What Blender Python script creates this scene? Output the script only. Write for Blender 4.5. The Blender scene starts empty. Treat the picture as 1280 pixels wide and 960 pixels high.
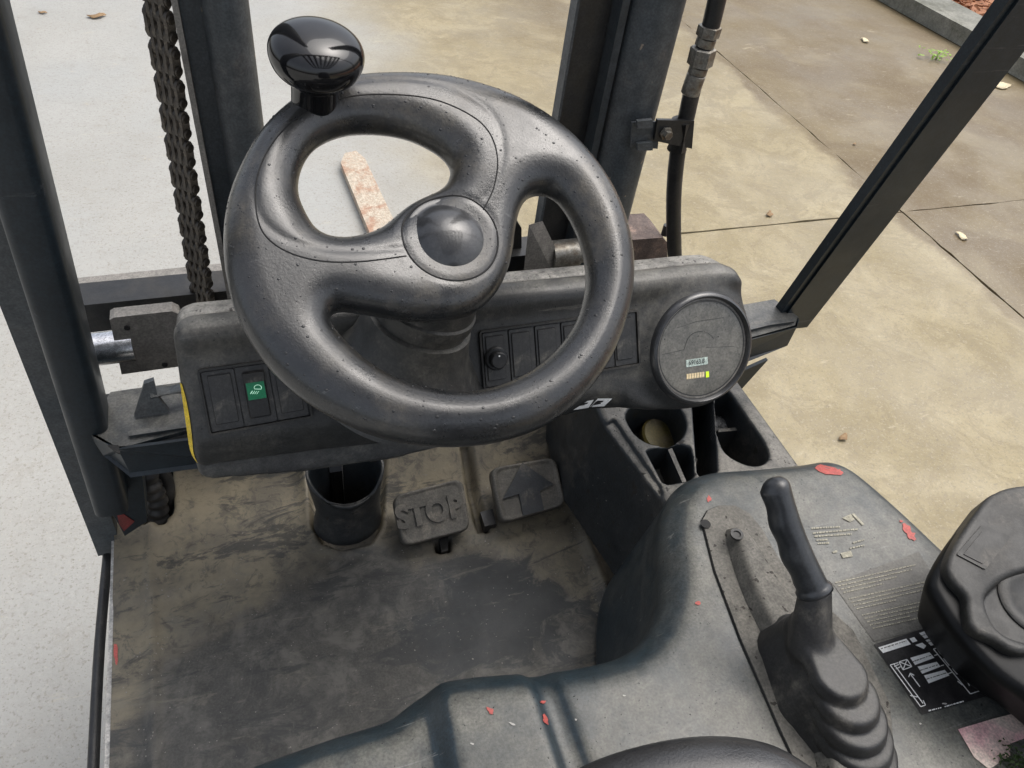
import bpy, bmesh, math, random
import numpy as np
from mathutils import Vector, Matrix
from mathutils.bvhtree import BVHTree
random.seed(7); RNG = np.random.default_rng(7)
scene = bpy.context.scene
rad = math.radians

# ------------------------------------------------------------------ camera
PITCH, YAW, ROLL, FPX = rad(45), rad(25), rad(9.5), 950.0
_cy, _sy = math.cos(YAW), math.sin(YAW)
CW = np.array([_sy*math.cos(PITCH), _cy*math.cos(PITCH), -math.sin(PITCH)])
_r = np.array([_cy, -_sy, 0.0]); _u = np.cross(_r, CW)
CR = math.cos(ROLL)*_r + math.sin(ROLL)*_u
CU = -math.sin(ROLL)*_r + math.cos(ROLL)*_u
CP = np.array([0.0, 0.0, 1.62])
cd = bpy.data.cameras.new('camera'); cam = bpy.data.objects.new('camera', cd)
scene.collection.objects.link(cam); scene.camera = cam
M = Matrix(((CR[0], CU[0], -CW[0], CP[0]), (CR[1], CU[1], -CW[1], CP[1]), (CR[2], CU[2], -CW[2], CP[2]), (0, 0, 0, 1)))
cam.matrix_world = M
cd.sensor_width = 36; cd.lens = 36*FPX/1280; cd.clip_start = 0.01; cd.clip_end = 200

# ------------------------------------------------------------------ light
SUN_EL, SUN_AZ = rad(66), rad(75)     # azimuth from +y towards +x
world = bpy.data.worlds.new('World'); scene.world = world; world.use_nodes = True
nt = world.node_tree; bg = nt.nodes['Background']
sky = nt.nodes.new('ShaderNodeTexSky'); sky.sky_type = 'NISHITA'; sky.sun_disc = False
sky.sun_elevation = SUN_EL; sky.sun_rotation = SUN_AZ; sky.air_density = 1.0; sky.dust_density = 5.0; sky.ozone_density = 1.0
hs = nt.nodes.new('ShaderNodeHueSaturation'); hs.inputs['Saturation'].default_value = 0.42
nt.links.new(sky.outputs[0], hs.inputs['Color']); nt.links.new(hs.outputs[0], bg.inputs['Color'])
bg.inputs['Strength'].default_value = 0.15
sd = bpy.data.lights.new('sun', 'SUN'); sun = bpy.data.objects.new('sun', sd); scene.collection.objects.link(sun)
sd.energy = 0.8; sd.angle = rad(55); sd.color = (1.0, 0.97, 0.92)
sv = Vector((math.sin(SUN_AZ)*math.cos(SUN_EL), math.cos(SUN_AZ)*math.cos(SUN_EL), math.sin(SUN_EL)))
sun.rotation_euler = sv.to_track_quat('Z', 'Y').to_euler(); sun.location = sv*10
scene.view_settings.view_transform = 'Standard'; scene.view_settings.look = 'None'
scene.view_settings.gamma = 1; scene.view_settings.exposure = 0.72
scene.render.engine = 'CYCLES'

# ------------------------------------------------------------------ helpers: photo rays
A3 = lambda *a: np.array(a, float)
def nrm(v): v = np.array(v, float); return v/np.linalg.norm(v)
def ray(x, y): return CW + (x-640)/FPX*CR - (y-480)/FPX*CU
def onz(x, y, z): d = ray(x, y); return CP + d*((z-CP[2])/d[2])
def ony(x, y, Y): d = ray(x, y); return CP + d*(Y/d[1])
def onpl(x, y, p0, n): d = ray(x, y); return CP + d*(((p0-CP)@n)/(d@n))
def depth(p): return float((np.array(p)-CP)@CW)

# ------------------------------------------------------------------ helpers: objects
COL = scene.collection
def wloc(o):
    l = np.zeros(3)
    while o is not None: l = l + np.array(o.location); o = o.parent
    return l
def obj(name, verts, faces, mat, parent=None, smooth=False, label=None, kind=None, sharp=None, mats=None, mi=None, origin=None):
    verts = np.asarray(verts, float)
    org = (verts.min(0)+verts.max(0))/2 if origin is None else np.array(origin, float)
    me = bpy.data.meshes.new(name)
    me.from_pydata((verts-org).tolist() if len(verts) < 2000 else [tuple(v) for v in (verts-org)], [], [tuple(f) for f in faces])
    if mats:
        for m in mats: me.materials.append(m)
        if mi is not None: me.polygons.foreach_set('material_index', np.asarray(mi, dtype=np.int32))
    elif mat is not None: me.materials.append(mat)
    if smooth: me.polygons.foreach_set('use_smooth', np.ones(len(me.polygons), dtype=bool))
    if sharp is not None: me.set_sharp_from_angle(angle=rad(sharp))
    me.update()
    o = bpy.data.objects.new(name, me); COL.objects.link(o)
    if parent is not None: o.parent = parent; o.location = org - wloc(parent)
    else: o.location = org
    if label: o['label'] = label
    if kind: o['kind'] = kind
    return o
def empty(name, loc, label, cat, group=None):
    o = bpy.data.objects.new(name, None); COL.objects.link(o); o.location = loc
    o['label'] = label; o['category'] = cat
    if group: o['group'] = group
    return o
def tag(o, label, cat, group=None):
    o['label'] = label; o['category'] = cat
    if group: o['group'] = group
    return o
def bm_out(bm, bevel=0, seg=2):
    if bevel:
        es = [e for e in bm.edges if len(e.link_faces) == 2 and e.calc_face_angle(0) > rad(28)]
        bmesh.ops.bevel(bm, geom=es, offset=bevel, segments=seg, affect='EDGES', clamp_overlap=True, profile=0.5)
    bmesh.ops.recalc_face_normals(bm, faces=bm.faces)
    bm.verts.index_update()
    V = np.array([v.co[:] for v in bm.verts]); F = [[v.index for v in f.verts] for f in bm.faces]
    bm.free(); return V, F
def merge(*parts):
    V, F, n = [], [], 0
    for v, f in parts:
        V.append(np.asarray(v, float)); F += [[i+n for i in q] for q in f]; n += len(v)
    return np.concatenate(V), F
def prism(P, vec, bevel=0, seg=2):
    """polygon of world points extruded by vec"""
    bm = bmesh.new(); P = np.asarray(P, float); vec = np.asarray(vec, float)
    a = [bm.verts.new(p) for p in P]; b = [bm.verts.new(p+vec) for p in P]; n = len(P)
    bm.faces.new(a); bm.faces.new(b[::-1])
    for i in range(n): bm.faces.new((a[i], b[i], b[(i+1) % n], a[(i+1) % n]))
    return bm_out(bm, bevel, seg)
def box(c, ex, ey, ez, s, bevel=0, seg=2):
    ex, ey, ez = nrm(ex), nrm(ey), nrm(ez); c = np.array(c, float); s = np.array(s)/2
    P = [c-ex*s[0]-ey*s[1]-ez*s[2], c+ex*s[0]-ey*s[1]-ez*s[2], c+ex*s[0]+ey*s[1]-ez*s[2], c-ex*s[0]+ey*s[1]-ez*s[2]]
    return prism(P, ez*2*s[2], bevel, seg)
X_, Y_, Z_ = A3(1, 0, 0), A3(0, 1, 0), A3(0, 0, 1)
def frame(t):
    t = nrm(t); a = np.cross(t, Z_)
    if np.linalg.norm(a) < 1e-3: a = np.cross(t, X_)
    a = nrm(a); return a, np.cross(a, t)
def sweep(path, radii, n=16, cap=True, sx=1.0, sy=1.0):
    path = np.asarray(path, float); V, F = [], []
    if np.isscalar(radii): radii = [radii]*len(path)
    a = None
    for i, p in enumerate(path):
        t = path[min(i+1, len(path)-1)]-path[max(i-1, 0)]; t = nrm(t)
        if a is None: a, b = frame(t)
        else:
            a = nrm(a-t*(a@t)); b = np.cross(t, a)
        for k in range(n):
            g = 2*math.pi*k/n; V.append(p+radii[i]*(a*math.cos(g)*sx+b*math.sin(g)*sy))
    for i in range(len(path)-1):
        for k in range(n): F.append((i*n+k, i*n+(k+1) % n, (i+1)*n+(k+1) % n, (i+1)*n+k))
    if cap: F.append(tuple(range(n))[::-1]); F.append(tuple((len(path)-1)*n+k for k in range(n)))
    return np.array(V), F
def lathe(prof, p0, axis, n=40, ref=None):
    axis = nrm(axis); a, b = frame(axis); V, F = [], []; p0 = np.array(p0, float)
    for r, h in prof:
        for k in range(n):
            g = 2*math.pi*k/n; V.append(p0+axis*h+max(r, 1e-5)*(a*math.cos(g)+b*math.sin(g)))
    for i in range(len(prof)-1):
        for k in range(n): F.append((i*n+k, i*n+(k+1) % n, (i+1)*n+(k+1) % n, (i+1)*n+k))
    F.append(tuple(range(n))[::-1]); F.append(tuple((len(prof)-1)*n+k for k in range(n)))
    return np.array(V), F
def section(poly, p0, p1, ex, bevel=0):
    """2-D polygon swept straight from p0 to p1"""
    t = nrm(np.array(p1)-p0); ex = nrm(ex-t*(ex@t)); ey = np.cross(t, ex)
    return prism([p0+ex*u+ey*v for u, v in poly], np.array(p1)-p0, bevel)
def spline(P, n=8, closed=True):
    P = np.asarray(P, float); m = len(P); out = []
    for i in range(m if closed else m-1):
        if closed: a, b, c, d = P[(i-1) % m], P[i], P[(i+1) % m], P[(i+2) % m]
        else: a, b, c, d = P[max(i-1, 0)], P[i], P[i+1], P[min(i+2, m-1)]
        for k in range(n):
            t = k/n; out.append(.5*((2*b)+(c-a)*t+(2*a-5*b+4*c-d)*t*t+(3*b-a-3*c+d)*t**3))
    if not closed: out.append(P[-1])
    return np.array(out)

# ------------------------------------------------------------------ helpers: signed distance modelling
def sdp(X, Y, P, closed=True):
    """signed distance of grid points to polygon P (negative inside); unsigned for open lines"""
    P = np.asarray(P, float); D = np.full(np.broadcast(X, Y).shape, 1e9); S = np.ones(D.shape); m = len(P)
    for i in range(m if closed else m-1):
        ax, ay = P[i]; bx, by = P[(i+1) % m]; ex, ey = bx-ax, by-ay; wx, wy = X-ax, Y-ay
        t = np.clip((wx*ex+wy*ey)/(ex*ex+ey*ey+1e-18), 0, 1)
        D = np.minimum(D, (wx-ex*t)**2+(wy-ey*t)**2)
        if closed:
            c1 = Y >= ay; c2 = Y < by; c3 = ex*wy > ey*wx
            S = np.where((c1 & c2 & c3) | (~c1 & ~c2 & ~c3), -S, S)
    D = np.sqrt(D); return D*S if closed else D
def smin(a, b, k):
    h = np.clip(.5+.5*(b-a)/k, 0, 1); return b*(1-h)+a*h-k*h*(1-h)
def smax(a, b, k): return -smin(-a, -b, k)
def ext(d, z, z0, z1, r):
    """rounded extrusion of 2-D distance d between z0 and z1"""
    w = np.abs(z-(z0+z1)/2)-(z1-z0)/2
    qx, qy = d+r, w+r
    return np.minimum(np.maximum(qx, qy), 0)+np.sqrt(np.maximum(qx, 0)**2+np.maximum(qy, 0)**2)-r
def nets(F, lo, h):
    S = F < 0; nx, ny, nz = F.shape
    c = np.zeros((nx-1, ny-1, nz-1), np.int8)
    for a in (0, 1):
        for b in (0, 1):
            for d in (0, 1): c += S[a:nx-1+a, b:ny-1+b, d:nz-1+d]
    I, J, K = np.nonzero((c > 0) & (c < 8)); n = len(I)
    idx = -np.ones(c.shape, np.int64); idx[I, J, K] = np.arange(n)
    acc = np.zeros((n, 3)); cnt = np.zeros(n)
    cor = {(a, b, d): F[I+a, J+b, K+d] for a in (0, 1) for b in (0, 1) for d in (0, 1)}
    for ax in range(3):
        for p in (0, 1):
            for q in (0, 1):
                s = [0, 0, 0]; o = [i for i in range(3) if i != ax]; s[o[0]] = p; s[o[1]] = q; e = list(s); e[ax] = 1
                f0, f1 = cor[tuple(s)], cor[tuple(e)]; m = (f0 < 0) != (f1 < 0)
                t = np.where(m, f0/np.where(m, f0-f1, 1), 0)
                for k in range(3): acc[:, k] += np.where(m, s[k]+(t if k == ax else 0), 0)
                cnt += m
    V = (acc/cnt[:, None]+np.stack([I, J, K], 1))*h+np.array(lo)
    Q = []
    for ax in range(3):
        sl0 = [slice(1, -1)]*3; sl1 = [slice(1, -1)]*3; sl0[ax] = slice(0, -1); sl1[ax] = slice(1, None)
        A, B = S[tuple(sl0)], S[tuple(sl1)]; i, j, k = np.nonzero(A != B); inside = A[i, j, k]
        g = [i, j, k]; g = [g[t]+(0 if t == ax else 1) for t in range(3)]
        o = [(ax+1) % 3, (ax+2) % 3]
        def cell(d0, d1):
            q = [g[0].copy(), g[1].copy(), g[2].copy()]; q[o[0]] -= d0; q[o[1]] -= d1; return idx[q[0], q[1], q[2]]
        q = np.stack([cell(1, 1), cell(0, 1), cell(0, 0), cell(1, 0)], 1)
        q = np.where(inside[:, None], q, q[:, ::-1]); Q.append(q)
    return V, np.concatenate(Q)
def sdf(fn, lo, hi, h, blur=0):
    lo = np.array(lo, float); g = [np.arange(lo[i], hi[i]+h, h) for i in range(3)]
    X, Y, Z = g[0][:, None, None], g[1][None, :, None], g[2][None, None, :]
    F = fn(X, Y, Z); F = np.broadcast_to(F, (len(g[0]), len(g[1]), len(g[2]))).copy()
    for _ in range(blur):
        for ax in range(3):
            G = F.copy(); s = [slice(None)]*3; a = list(s); b = list(s); m = list(s)
            a[ax] = slice(0, -2); b[ax] = slice(2, None); m[ax] = slice(1, -1)
            G[tuple(m)] = .5*F[tuple(m)]+.25*(F[tuple(a)]+F[tuple(b)]); F = G
    F[0] = F[-1] = 1; F[:, 0] = F[:, -1] = 1; F[:, :, 0] = F[:, :, -1] = 1
    return nets(F, lo, h)
class Frame:
    def __init__(s, p0, n, ex=X_):
        s.p0 = np.array(p0, float); s.n = nrm(n); s.ex = nrm(ex-s.n*(s.n@ex)); s.ey = np.cross(s.n, s.ex)
    def px(s, x, y, h=0):
        q = onpl(x, y, s.p0+s.n*h, s.n)-s.p0; return (q@s.ex, q@s.ey)
    def poly(s, P, h=0): return np.array([s.px(x, y, h) for x, y in P])
    def w(s, V): V = np.asarray(V, float); return s.p0+V[..., 0:1]*s.ex+V[..., 1:2]*s.ey+V[..., 2:3]*s.n
def bvh_of(*os):
    V, F, n = [], [], 0
    for o in os:
        l = wloc(o); V += [tuple(np.array(v.co)+l) for v in o.data.vertices]
        F += [tuple(i+n for i in p.vertices) for p in o.data.polygons]; n = len(V)
    return BVHTree.FromPolygons(V, F)
def hit(b, x, y):
    d = ray(x, y); p, n, i, t = b.ray_cast(Vector(CP), Vector(nrm(d)))
    if p is None: return None, None
    n = np.array(n); n = n if n@d < 0 else -n
    return np.array(p), n
def decal(name, b, polys, mat, parent, off=.0006, step=14, label=None, kind=None):
    """flat print laid on a surface; polys are outlines traced in the photograph, dropped on the surface"""
    V, F = [], []
    for P in polys:
        P = np.array(P, float); quad = len(P) == 4
        if quad:
            nu = max(1, int(np.linalg.norm(P[1]-P[0])/step)); nv = max(1, int(np.linalg.norm(P[3]-P[0])/step))
            ok = True; base = len(V); vs = []
            for j in range(nv+1):
                for i in range(nu+1):
                    s, t = i/nu, j/nv; q = (1-s)*(1-t)*P[0]+s*(1-t)*P[1]+s*t*P[2]+(1-s)*t*P[3]
                    p, n = hit(b, *q)
                    if p is None: ok = False; break
                    vs.append(p+n*off)
            if not ok: continue
            V += vs
            for j in range(nv):
                for i in range(nu):
                    a = base+j*(nu+1)+i; F.append((a, a+1, a+nu+2, a+nu+1))
        else:
            hs_ = [hit(b, *q) for q in P]
            if any(h[0] is None for h in hs_): continue
            base = len(V); V += [h[0]+h[1]*off for h in hs_]; F.append(tuple(range(base, base+len(P))))
    if not V: return None
    return obj(name, V, F, mat, parent, label=label, kind=kind)
def text(s, fr, u, v, size, extrude=.0, offset=0, shear=0, sx=1.0, align='CENTER', h=0):
    cu = bpy.data.curves.new('t', 'FONT'); cu.body = s; cu.size = size; cu.extrude = extrude; cu.offset = offset
    cu.align_x = align; cu.align_y = 'CENTER'; cu.shear = shear; cu.resolution_u = 4
    to = bpy.data.objects.new('t', cu); COL.objects.link(to)
    me = bpy.data.meshes.new_from_object(to.evaluated_get(bpy.context.evaluated_depsgraph_get()))
    V = np.array([x.co[:] for x in me.vertices]); F = [list(p.vertices) for p in me.polygons]
    bpy.data.objects.remove(to); bpy.data.curves.remove(cu); bpy.data.meshes.remove(me)
    V[:, 0] = V[:, 0]*sx+u; V[:, 1] += v; V[:, 2] += h
    return fr.w(V), F

# ------------------------------------------------------------------ materials
def mat(name, c, c2=None, scale=8., rough=.5, rough2=None, metal=0., bump=.0, bscale=200., dirt=None, dscale=5., dlo=.5, dhi=.7,
        spec=.5, updirt=None, speck=None, coords='Object', emit=None, estr=0, trans=0, ior=1.45, streak=None, coat=0, grain=.22, scratch=None):
    m = bpy.data.materials.new(name); m.use_nodes = True; t = m.node_tree; N, L = t.nodes, t.links
    b = N['Principled BSDF']
    tc = N.new('ShaderNodeTexCoord'); co = tc.outputs[coords]
    def noise(s, d=6, r=.6, vec=None):
        n = N.new('ShaderNodeTexNoise'); n.inputs['Scale'].default_value = s; n.inputs['Detail'].default_value = d
        n.inputs['Roughness'].default_value = r; L.new(vec or co, n.inputs['Vector']); return n.outputs['Fac']
    def ramp(f, a, bb, lo=0., hi=1.):
        r = N.new('ShaderNodeMapRange'); r.interpolation_type = 'SMOOTHSTEP'; r.inputs['From Min'].default_value = a; r.inputs['From Max'].default_value = bb
        r.inputs['To Min'].default_value = lo; r.inputs['To Max'].default_value = hi; L.new(f, r.inputs['Value']); return r.outputs[0]
    def mix(f, a, bb):
        x = N.new('ShaderNodeMix'); x.data_type = 'RGBA'; L.new(f, x.inputs[0])
        for s, v in ((6, a), (7, bb)):
            if isinstance(v, (tuple, list)): x.inputs[s].default_value = (*v, 1) if len(v) == 3 else v
            else: L.new(v, x.inputs[s])
        return x.outputs[2]
    c2 = c2 or tuple(v*.8 for v in c)
    col = mix(ramp(noise(scale), .35, .65), c, c2)
    rf = ramp(noise(scale*1.7), .35, .65, rough, rough2 if rough2 is not None else rough+.1)
    if dirt:
        f = ramp(noise(dscale, 9, .68), dlo, dhi)
        f2 = ramp(noise(dscale*9, 5, .6), .3, .62, .35, 1)
        mm = N.new('ShaderNodeMath'); mm.operation = 'MULTIPLY'; L.new(f, mm.inputs[0]); L.new(f2, mm.inputs[1])
        col = mix(mm.outputs[0], col, dirt)
    if updirt:
        g = N.new('ShaderNodeNewGeometry'); sx = N.new('ShaderNodeSeparateXYZ'); L.new(g.outputs['Normal'], sx.inputs[0])
        f = ramp(sx.outputs[2], updirt[1], updirt[2]); f3 = ramp(noise(dscale*2, 8, .7), .32, .62, .25, 1)
        mm = N.new('ShaderNodeMath'); mm.operation = 'MULTIPLY'; L.new(f, mm.inputs[0]); L.new(f3, mm.inputs[1])
        col = mix(mm.outputs[0], col, updirt[0])
    if streak:
        mp = N.new('ShaderNodeMapping'); L.new(co, mp.inputs[0]); mp.inputs['Scale'].default_value = streak[1]
        f = ramp(noise(1, 4, .6, mp.outputs[0]), streak[2], streak[2]+.08); col = mix(f, col, streak[0])
    if speck:
        f = ramp(noise(speck[1], 2, .5), speck[2], speck[2]+.03); col = mix(f, col, speck[0])
    if scratch:
        for ang_, st in ((.5, (6, 150, 40)), (2.1, (5, 190, 60))):
            mp = N.new('ShaderNodeMapping'); L.new(co, mp.inputs[0]); mp.inputs['Rotation'].default_value = (ang_*.3, ang_*.2, ang_); mp.inputs['Scale'].default_value = st
            f = ramp(noise(1, 5, .65, mp.outputs[0]), .655, .70, 0, .7); col = mix(f, col, scratch)
    if grain:
        def mul(c_, f):
            x = N.new('ShaderNodeVectorMath'); x.operation = 'SCALE'; L.new(c_, x.inputs[0]); L.new(f, x.inputs['Scale']); return x.outputs[0]
        if not isinstance(col, tuple):
            col = mul(mul(col, ramp(noise(380, 3, .6), .3, .7, 1-grain, 1+grain)), ramp(noise(70, 8, .75), .3, .7, 1-grain, 1+grain))
    L.new(col, b.inputs['Base Color']); L.new(rf, b.inputs['Roughness'])
    b.inputs['Metallic'].default_value = metal; b.inputs['Specular IOR Level'].default_value = spec
    b.inputs['Coat Weight'].default_value = coat; b.inputs['Coat Roughness'].default_value = .08
    if trans: b.inputs['Transmission Weight'].default_value = trans; b.inputs['IOR'].default_value = ior
    if emit: b.inputs['Emission Color'].default_value = (*emit, 1); b.inputs['Emission Strength'].default_value = estr
    if bump:
        bp = N.new('ShaderNodeBump'); bp.inputs['Strength'].default_value = bump; bp.inputs['Distance'].default_value = .001
        L.new(noise(bscale, 4, .6), bp.inputs['Height']); L.new(bp.outputs[0], b.inputs['Normal'])
    m['k'] = 1
    return m
def matc(cv, cr_, *a, **k):
    m = mat(*a, **k); b = m.node_tree.nodes['Principled BSDF']; b.inputs['Coat Weight'].default_value = cv; b.inputs['Coat Roughness'].default_value = cr_; return m
MT = {}
MT['wheel'] = matc(0.45, 0.2, 'wheel_rubber', (.014, .015, .016), (.024, .024, .024), 14, .24, .42, bump=.35, bscale=420, dirt=(.062, .055, .043), dscale=11, dlo=.47, dhi=.66, scratch=(.07, .07, .068), spec=.6)
MT['gloss'] = mat('gloss_plastic', (.008, .008, .009), None, 8, .06, .12, spec=.6)
MT['cap'] = matc(0.8, 0.14, 'hub_cap_plastic', (.024, .025, .027), (.034, .034, .034), 20, .3, .42, bump=.2, bscale=500, dirt=(.08, .075, .065), dscale=30, dlo=.6, dhi=.75)
MT['dash'] = matc(0.12, 0.3, 'dash_plastic', (.024, .025, .025), (.036, .036, .034), 12, .42, .58, bump=.35, bscale=700, dirt=(.085, .08, .068), dscale=9, dlo=.47, dhi=.66, scratch=(.10, .095, .085),
                 updirt=((.12, .115, .10), .84, 1.0), streak=((.022, .022, .022), (160, 18, 12), .66))
MT['dash_top'] = mat('dusty_lit_dash_top', (.03, .03, .03), (.045, .045, .042), 12, .5, .65, bump=.35, bscale=700, dirt=(.10, .095, .08), dscale=12, updirt=((.26, .25, .225), .45, .9), speck=((.05, .045, .04), 180, .64))  # ledge dust, with its lit band also put into the pale top colour
MT['tile'] = matc(0.1, 0.3, 'switch_plastic', (.026, .026, .026), (.036, .036, .034), 30, .45, .6, bump=.2, bscale=900, dirt=(.13, .12, .10), dscale=40, dlo=.5, dhi=.75)
MT['dark'] = mat('black_plastic', (.012, .013, .014), (.018, .018, .018), 10, .4, .55, dirt=(.05, .045, .04), dscale=10, dlo=.6, dhi=.8)
MT['pit'] = mat('dark_cavity', (.012, .012, .012), None, 10, .7, dirt=(.04, .035, .03), dscale=12, dlo=.5, dhi=.7)
MT['paint'] = matc(0.15, 0.3, 'charcoal_paint', (.008, .014, .019), (.012, .019, .025), 6, .40, .55, spec=.35, scratch=(.05, .055, .06), dirt=(.07, .07, .065), dscale=9, dlo=.6, dhi=.8, bump=.06, bscale=120)
MT['paint_red'] = mat('red_paint', (.22, .03, .028), (.13, .025, .022), 40, .5)
MT['steel'] = mat('mast_steel', (.055, .064, .070), (.075, .080, .082), 8, .45, .6, dirt=(.13, .11, .09), dscale=10, dlo=.55, dhi=.8, bump=.2, bscale=90, speck=((.25, .2, .15), 60, .72))
MT['steel_dk'] = mat('greasy_steel', (.018, .019, .02), (.03, .028, .025), 14, .3, .6, dirt=(.09, .06, .035), dscale=12, dlo=.58, dhi=.8, bump=.3, bscale=80)
MT['plate'] = mat('grey_steel_plate', (.19, .18, .16), (.22, .205, .185), 14, .5, .65, dirt=(.07, .065, .06), dscale=9, bump=.3, bscale=150)
MT['rust'] = mat('rusty_steel', (.085, .062, .055), (.14, .105, .09), 25, .7, .85, dirt=(.30, .20, .15), dscale=30, bump=.6, bscale=120)
MT['bracket'] = mat('dusty_bracket_paint', (.020, .026, .031), (.028, .034, .038), 9, .4, .55, bump=.2, bscale=150, dirt=(.07, .068, .06), dscale=14, dlo=.5, dhi=.75, updirt=((.11, .108, .098), .80, .98))
MT['slate'] = mat('slate_steel', (.036, .044, .050), (.046, .053, .058), 8, .4, .55, dirt=(.10, .085, .07), dscale=14, dlo=.6, dhi=.8, bump=.2, bscale=90, speck=((.2, .14, .1), 60, .74))
MT['chrome'] = mat('chrome_pin', (.75, .75, .76), None, 10, .16, .25, metal=1)
MT['zinc'] = mat('zinc_fitting', (.30, .29, .26), (.18, .16, .13), 60, .35, .6, metal=.7, dirt=(.12, .08, .05), dscale=50, bump=.3, bscale=300)
MT['chain'] = mat('oily_chain', (.040, .034, .029), (.075, .064, .052), 40, .3, .55, metal=.4, dirt=(.22, .18, .13), dscale=45, dlo=.56, dhi=.75, bump=.4, bscale=300)
MT['chain_side'] = mat('chain_plate_lit', (.14, .12, .10), (.34, .30, .25), 60, .4, .6, metal=.3, bump=.4, bscale=300)  # paler copy of the chain colour paints in the highlight on right-facing plates
MT['hose'] = mat('hose_rubber', (.012, .012, .013), (.02, .02, .02), 30, .35, .5, dirt=(.05, .045, .04), dscale=20)
MT['hood'] = matc(0.12, 0.25, 'hood_plastic', (.014, .026, .034), (.018, .030, .038), 5, .38, .52, dirt=(.070, .072, .066), dscale=4, dlo=.34, dhi=.80, updirt=((.130, .127, .108), .86, .995), scratch=(.16, .16, .15),
                 bump=.25, bscale=350, speck=((.02, .02, .02), 260, .70))
MT['wall'] = mat('console_wall', (.016, .020, .023), (.026, .028, .029), 7, .4, .55, dirt=(.10, .09, .075), dscale=9, dlo=.52, dhi=.75, updirt=((.16, .15, .13), .75, .98), bump=.3, bscale=300,
                 speck=((.02, .018, .015), 80, .66))
MT['boot'] = matc(0.15, 0.4, 'boot_rubber', (.018, .018, .018), (.028, .027, .026), 20, .5, .65, dirt=(.12, .11, .09), dscale=16, dlo=.5, dhi=.75, bump=.3, bscale=500, updirt=((.062, .060, .054), .82, 1))
MT['grip'] = matc(0.5, 0.25, 'lever_grip_plastic', (.018, .020, .023), (.025, .027, .029), 20, .33, .45, bump=.15, bscale=600, dirt=(.08, .08, .075), dscale=30, dlo=.62, dhi=.8)
MT['slot'] = mat('dusty_lever_cover', (.10, .095, .082), (.15, .14, .12), 12, .65, .8, bump=.4, bscale=300, dirt=(.05, .048, .042), dscale=14, dlo=.5, dhi=.7, speck=((.03, .025, .02), 120, .66))
MT['pedal'] = mat('pedal_rubber', (.070, .066, .056), (.115, .106, .09), 22, .6, .75, bump=.5, bscale=300, dirt=(.17, .15, .12), dscale=22, dlo=.5, dhi=.7)
MT['pedal_dk'] = mat('pedal_rubber_worn', (.014, .018, .022), (.024, .027, .030), 22, .45, .6, bump=.3, bscale=300, dirt=(.10, .09, .075), dscale=25)
MT['leather'] = matc(0.6, 0.25, 'black_leatherette', (.016, .017, .019), (.022, .022, .023), 10, .38, .48, bump=.9, bscale=420)
MT['arm'] = matc(0.0, 0.3, 'armrest_plastic', (.014, .014, .013), (.026, .025, .022), 16, .46, .60, bump=.25, bscale=500, dirt=(.15, .135, .115), dscale=14, dlo=.5, dhi=.75)
MT['armgloss'] = mat('armrest_body', (.004, .0045, .005), None, 8, .40, .5, spec=.22, bump=.05, bscale=200)
MT['glass'] = matc(0.35, 0.25, 'gauge_lens', (.125, .12, .104), (.155, .147, .125), 16, .28, .42, dirt=(.17, .16, .135), dscale=18, dlo=.45, dhi=.7, bump=.1, bscale=300, speck=((.05, .045, .04), 260, .7))
MT['glass_ln'] = mat('gauge_print', (.045, .045, .042), None, 8, .5)
MT['lcd'] = mat('lcd_segments', (.62, .72, .64), (.35, .42, .38), 500, .4)
MT['amber'] = mat('charge_bar_segments', (.75, .62, .40), None, 100, .4, emit=(.8, .6, .3), estr=.15)
MT['lime'] = mat('charge_bar_end', (.55, .75, .03), None, 100, .4, emit=(.6, .85, .03), estr=.4)
MT['green'] = mat('green_switch_lens', (.004, .10, .045), (.003, .07, .03), 60, .3, emit=(.0, .25, .1), estr=.12)
MT['mint'] = mat('white_symbol', (.55, .85, .68), None, 60, .4, emit=(.5, .9, .65), estr=.25)
MT['yellow'] = mat('yellow_sticker', (.78, .55, .03), None, 30, .5, dirt=(.4, .3, .06), dscale=40)
MT['white'] = mat('white_print', (.86, .86, .83), (.80, .80, .77), 60, .5, dirt=(.5, .48, .44), dscale=80, dlo=.62, dhi=.78, grain=.06)
MT['tplate'] = mat('label_black', (.020, .019, .020), (.03, .028, .027), 40, .35, .5, dirt=(.09, .085, .075), dscale=40, dlo=.58, dhi=.8)
MT['oldprint'] = mat('worn_print', (.36, .34, .26), (.26, .245, .19), 300, .6)
MT['oldsticker'] = mat('worn_clear_sticker', (.105, .10, .088), (.13, .125, .108), 20, .5, dirt=(.15, .145, .125), dscale=20)
MT['pink'] = mat('faded_pink_sticker', (.72, .62, .52), (.66, .36, .38), 14, .6, dirt=(.45, .22, .15), dscale=30, dlo=.62, dhi=.75)
MT['redmark'] = mat('red_scuff', (.50, .10, .08), (.34, .07, .06), 90, .5)
MT['chip'] = mat('scraped_white_edge', (.55, .53, .49), (.35, .34, .32), 90, .5)
MT['water'] = mat('water_droplet', (.035, .036, .038), (.03, .03, .03), 1, .04, .06, spec=.5)
MT['lid'] = mat('yellow_lid', (.10, .08, .018), (.06, .048, .018), 40, .4, dirt=(.09, .07, .04), dscale=60)
MT['film'] = mat('crumpled_plastic', (.30, .30, .29), (.10, .10, .10), 60, .15, .3, spec=.7)
MT['leaf'] = mat('dry_leaf', (.30, .20, .10), (.20, .12, .06), 80, .7)
MT['paleleaf'] = mat('pale_leaf', (.68, .60, .42), (.55, .45, .28), 80, .7)
MT['weed'] = mat('weed_leaf', (.30, .46, .07), (.20, .34, .05), 80, .6)
MT['moss'] = mat('moss', (.05, .09, .02), (.03, .05, .015), 80, .8)
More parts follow.
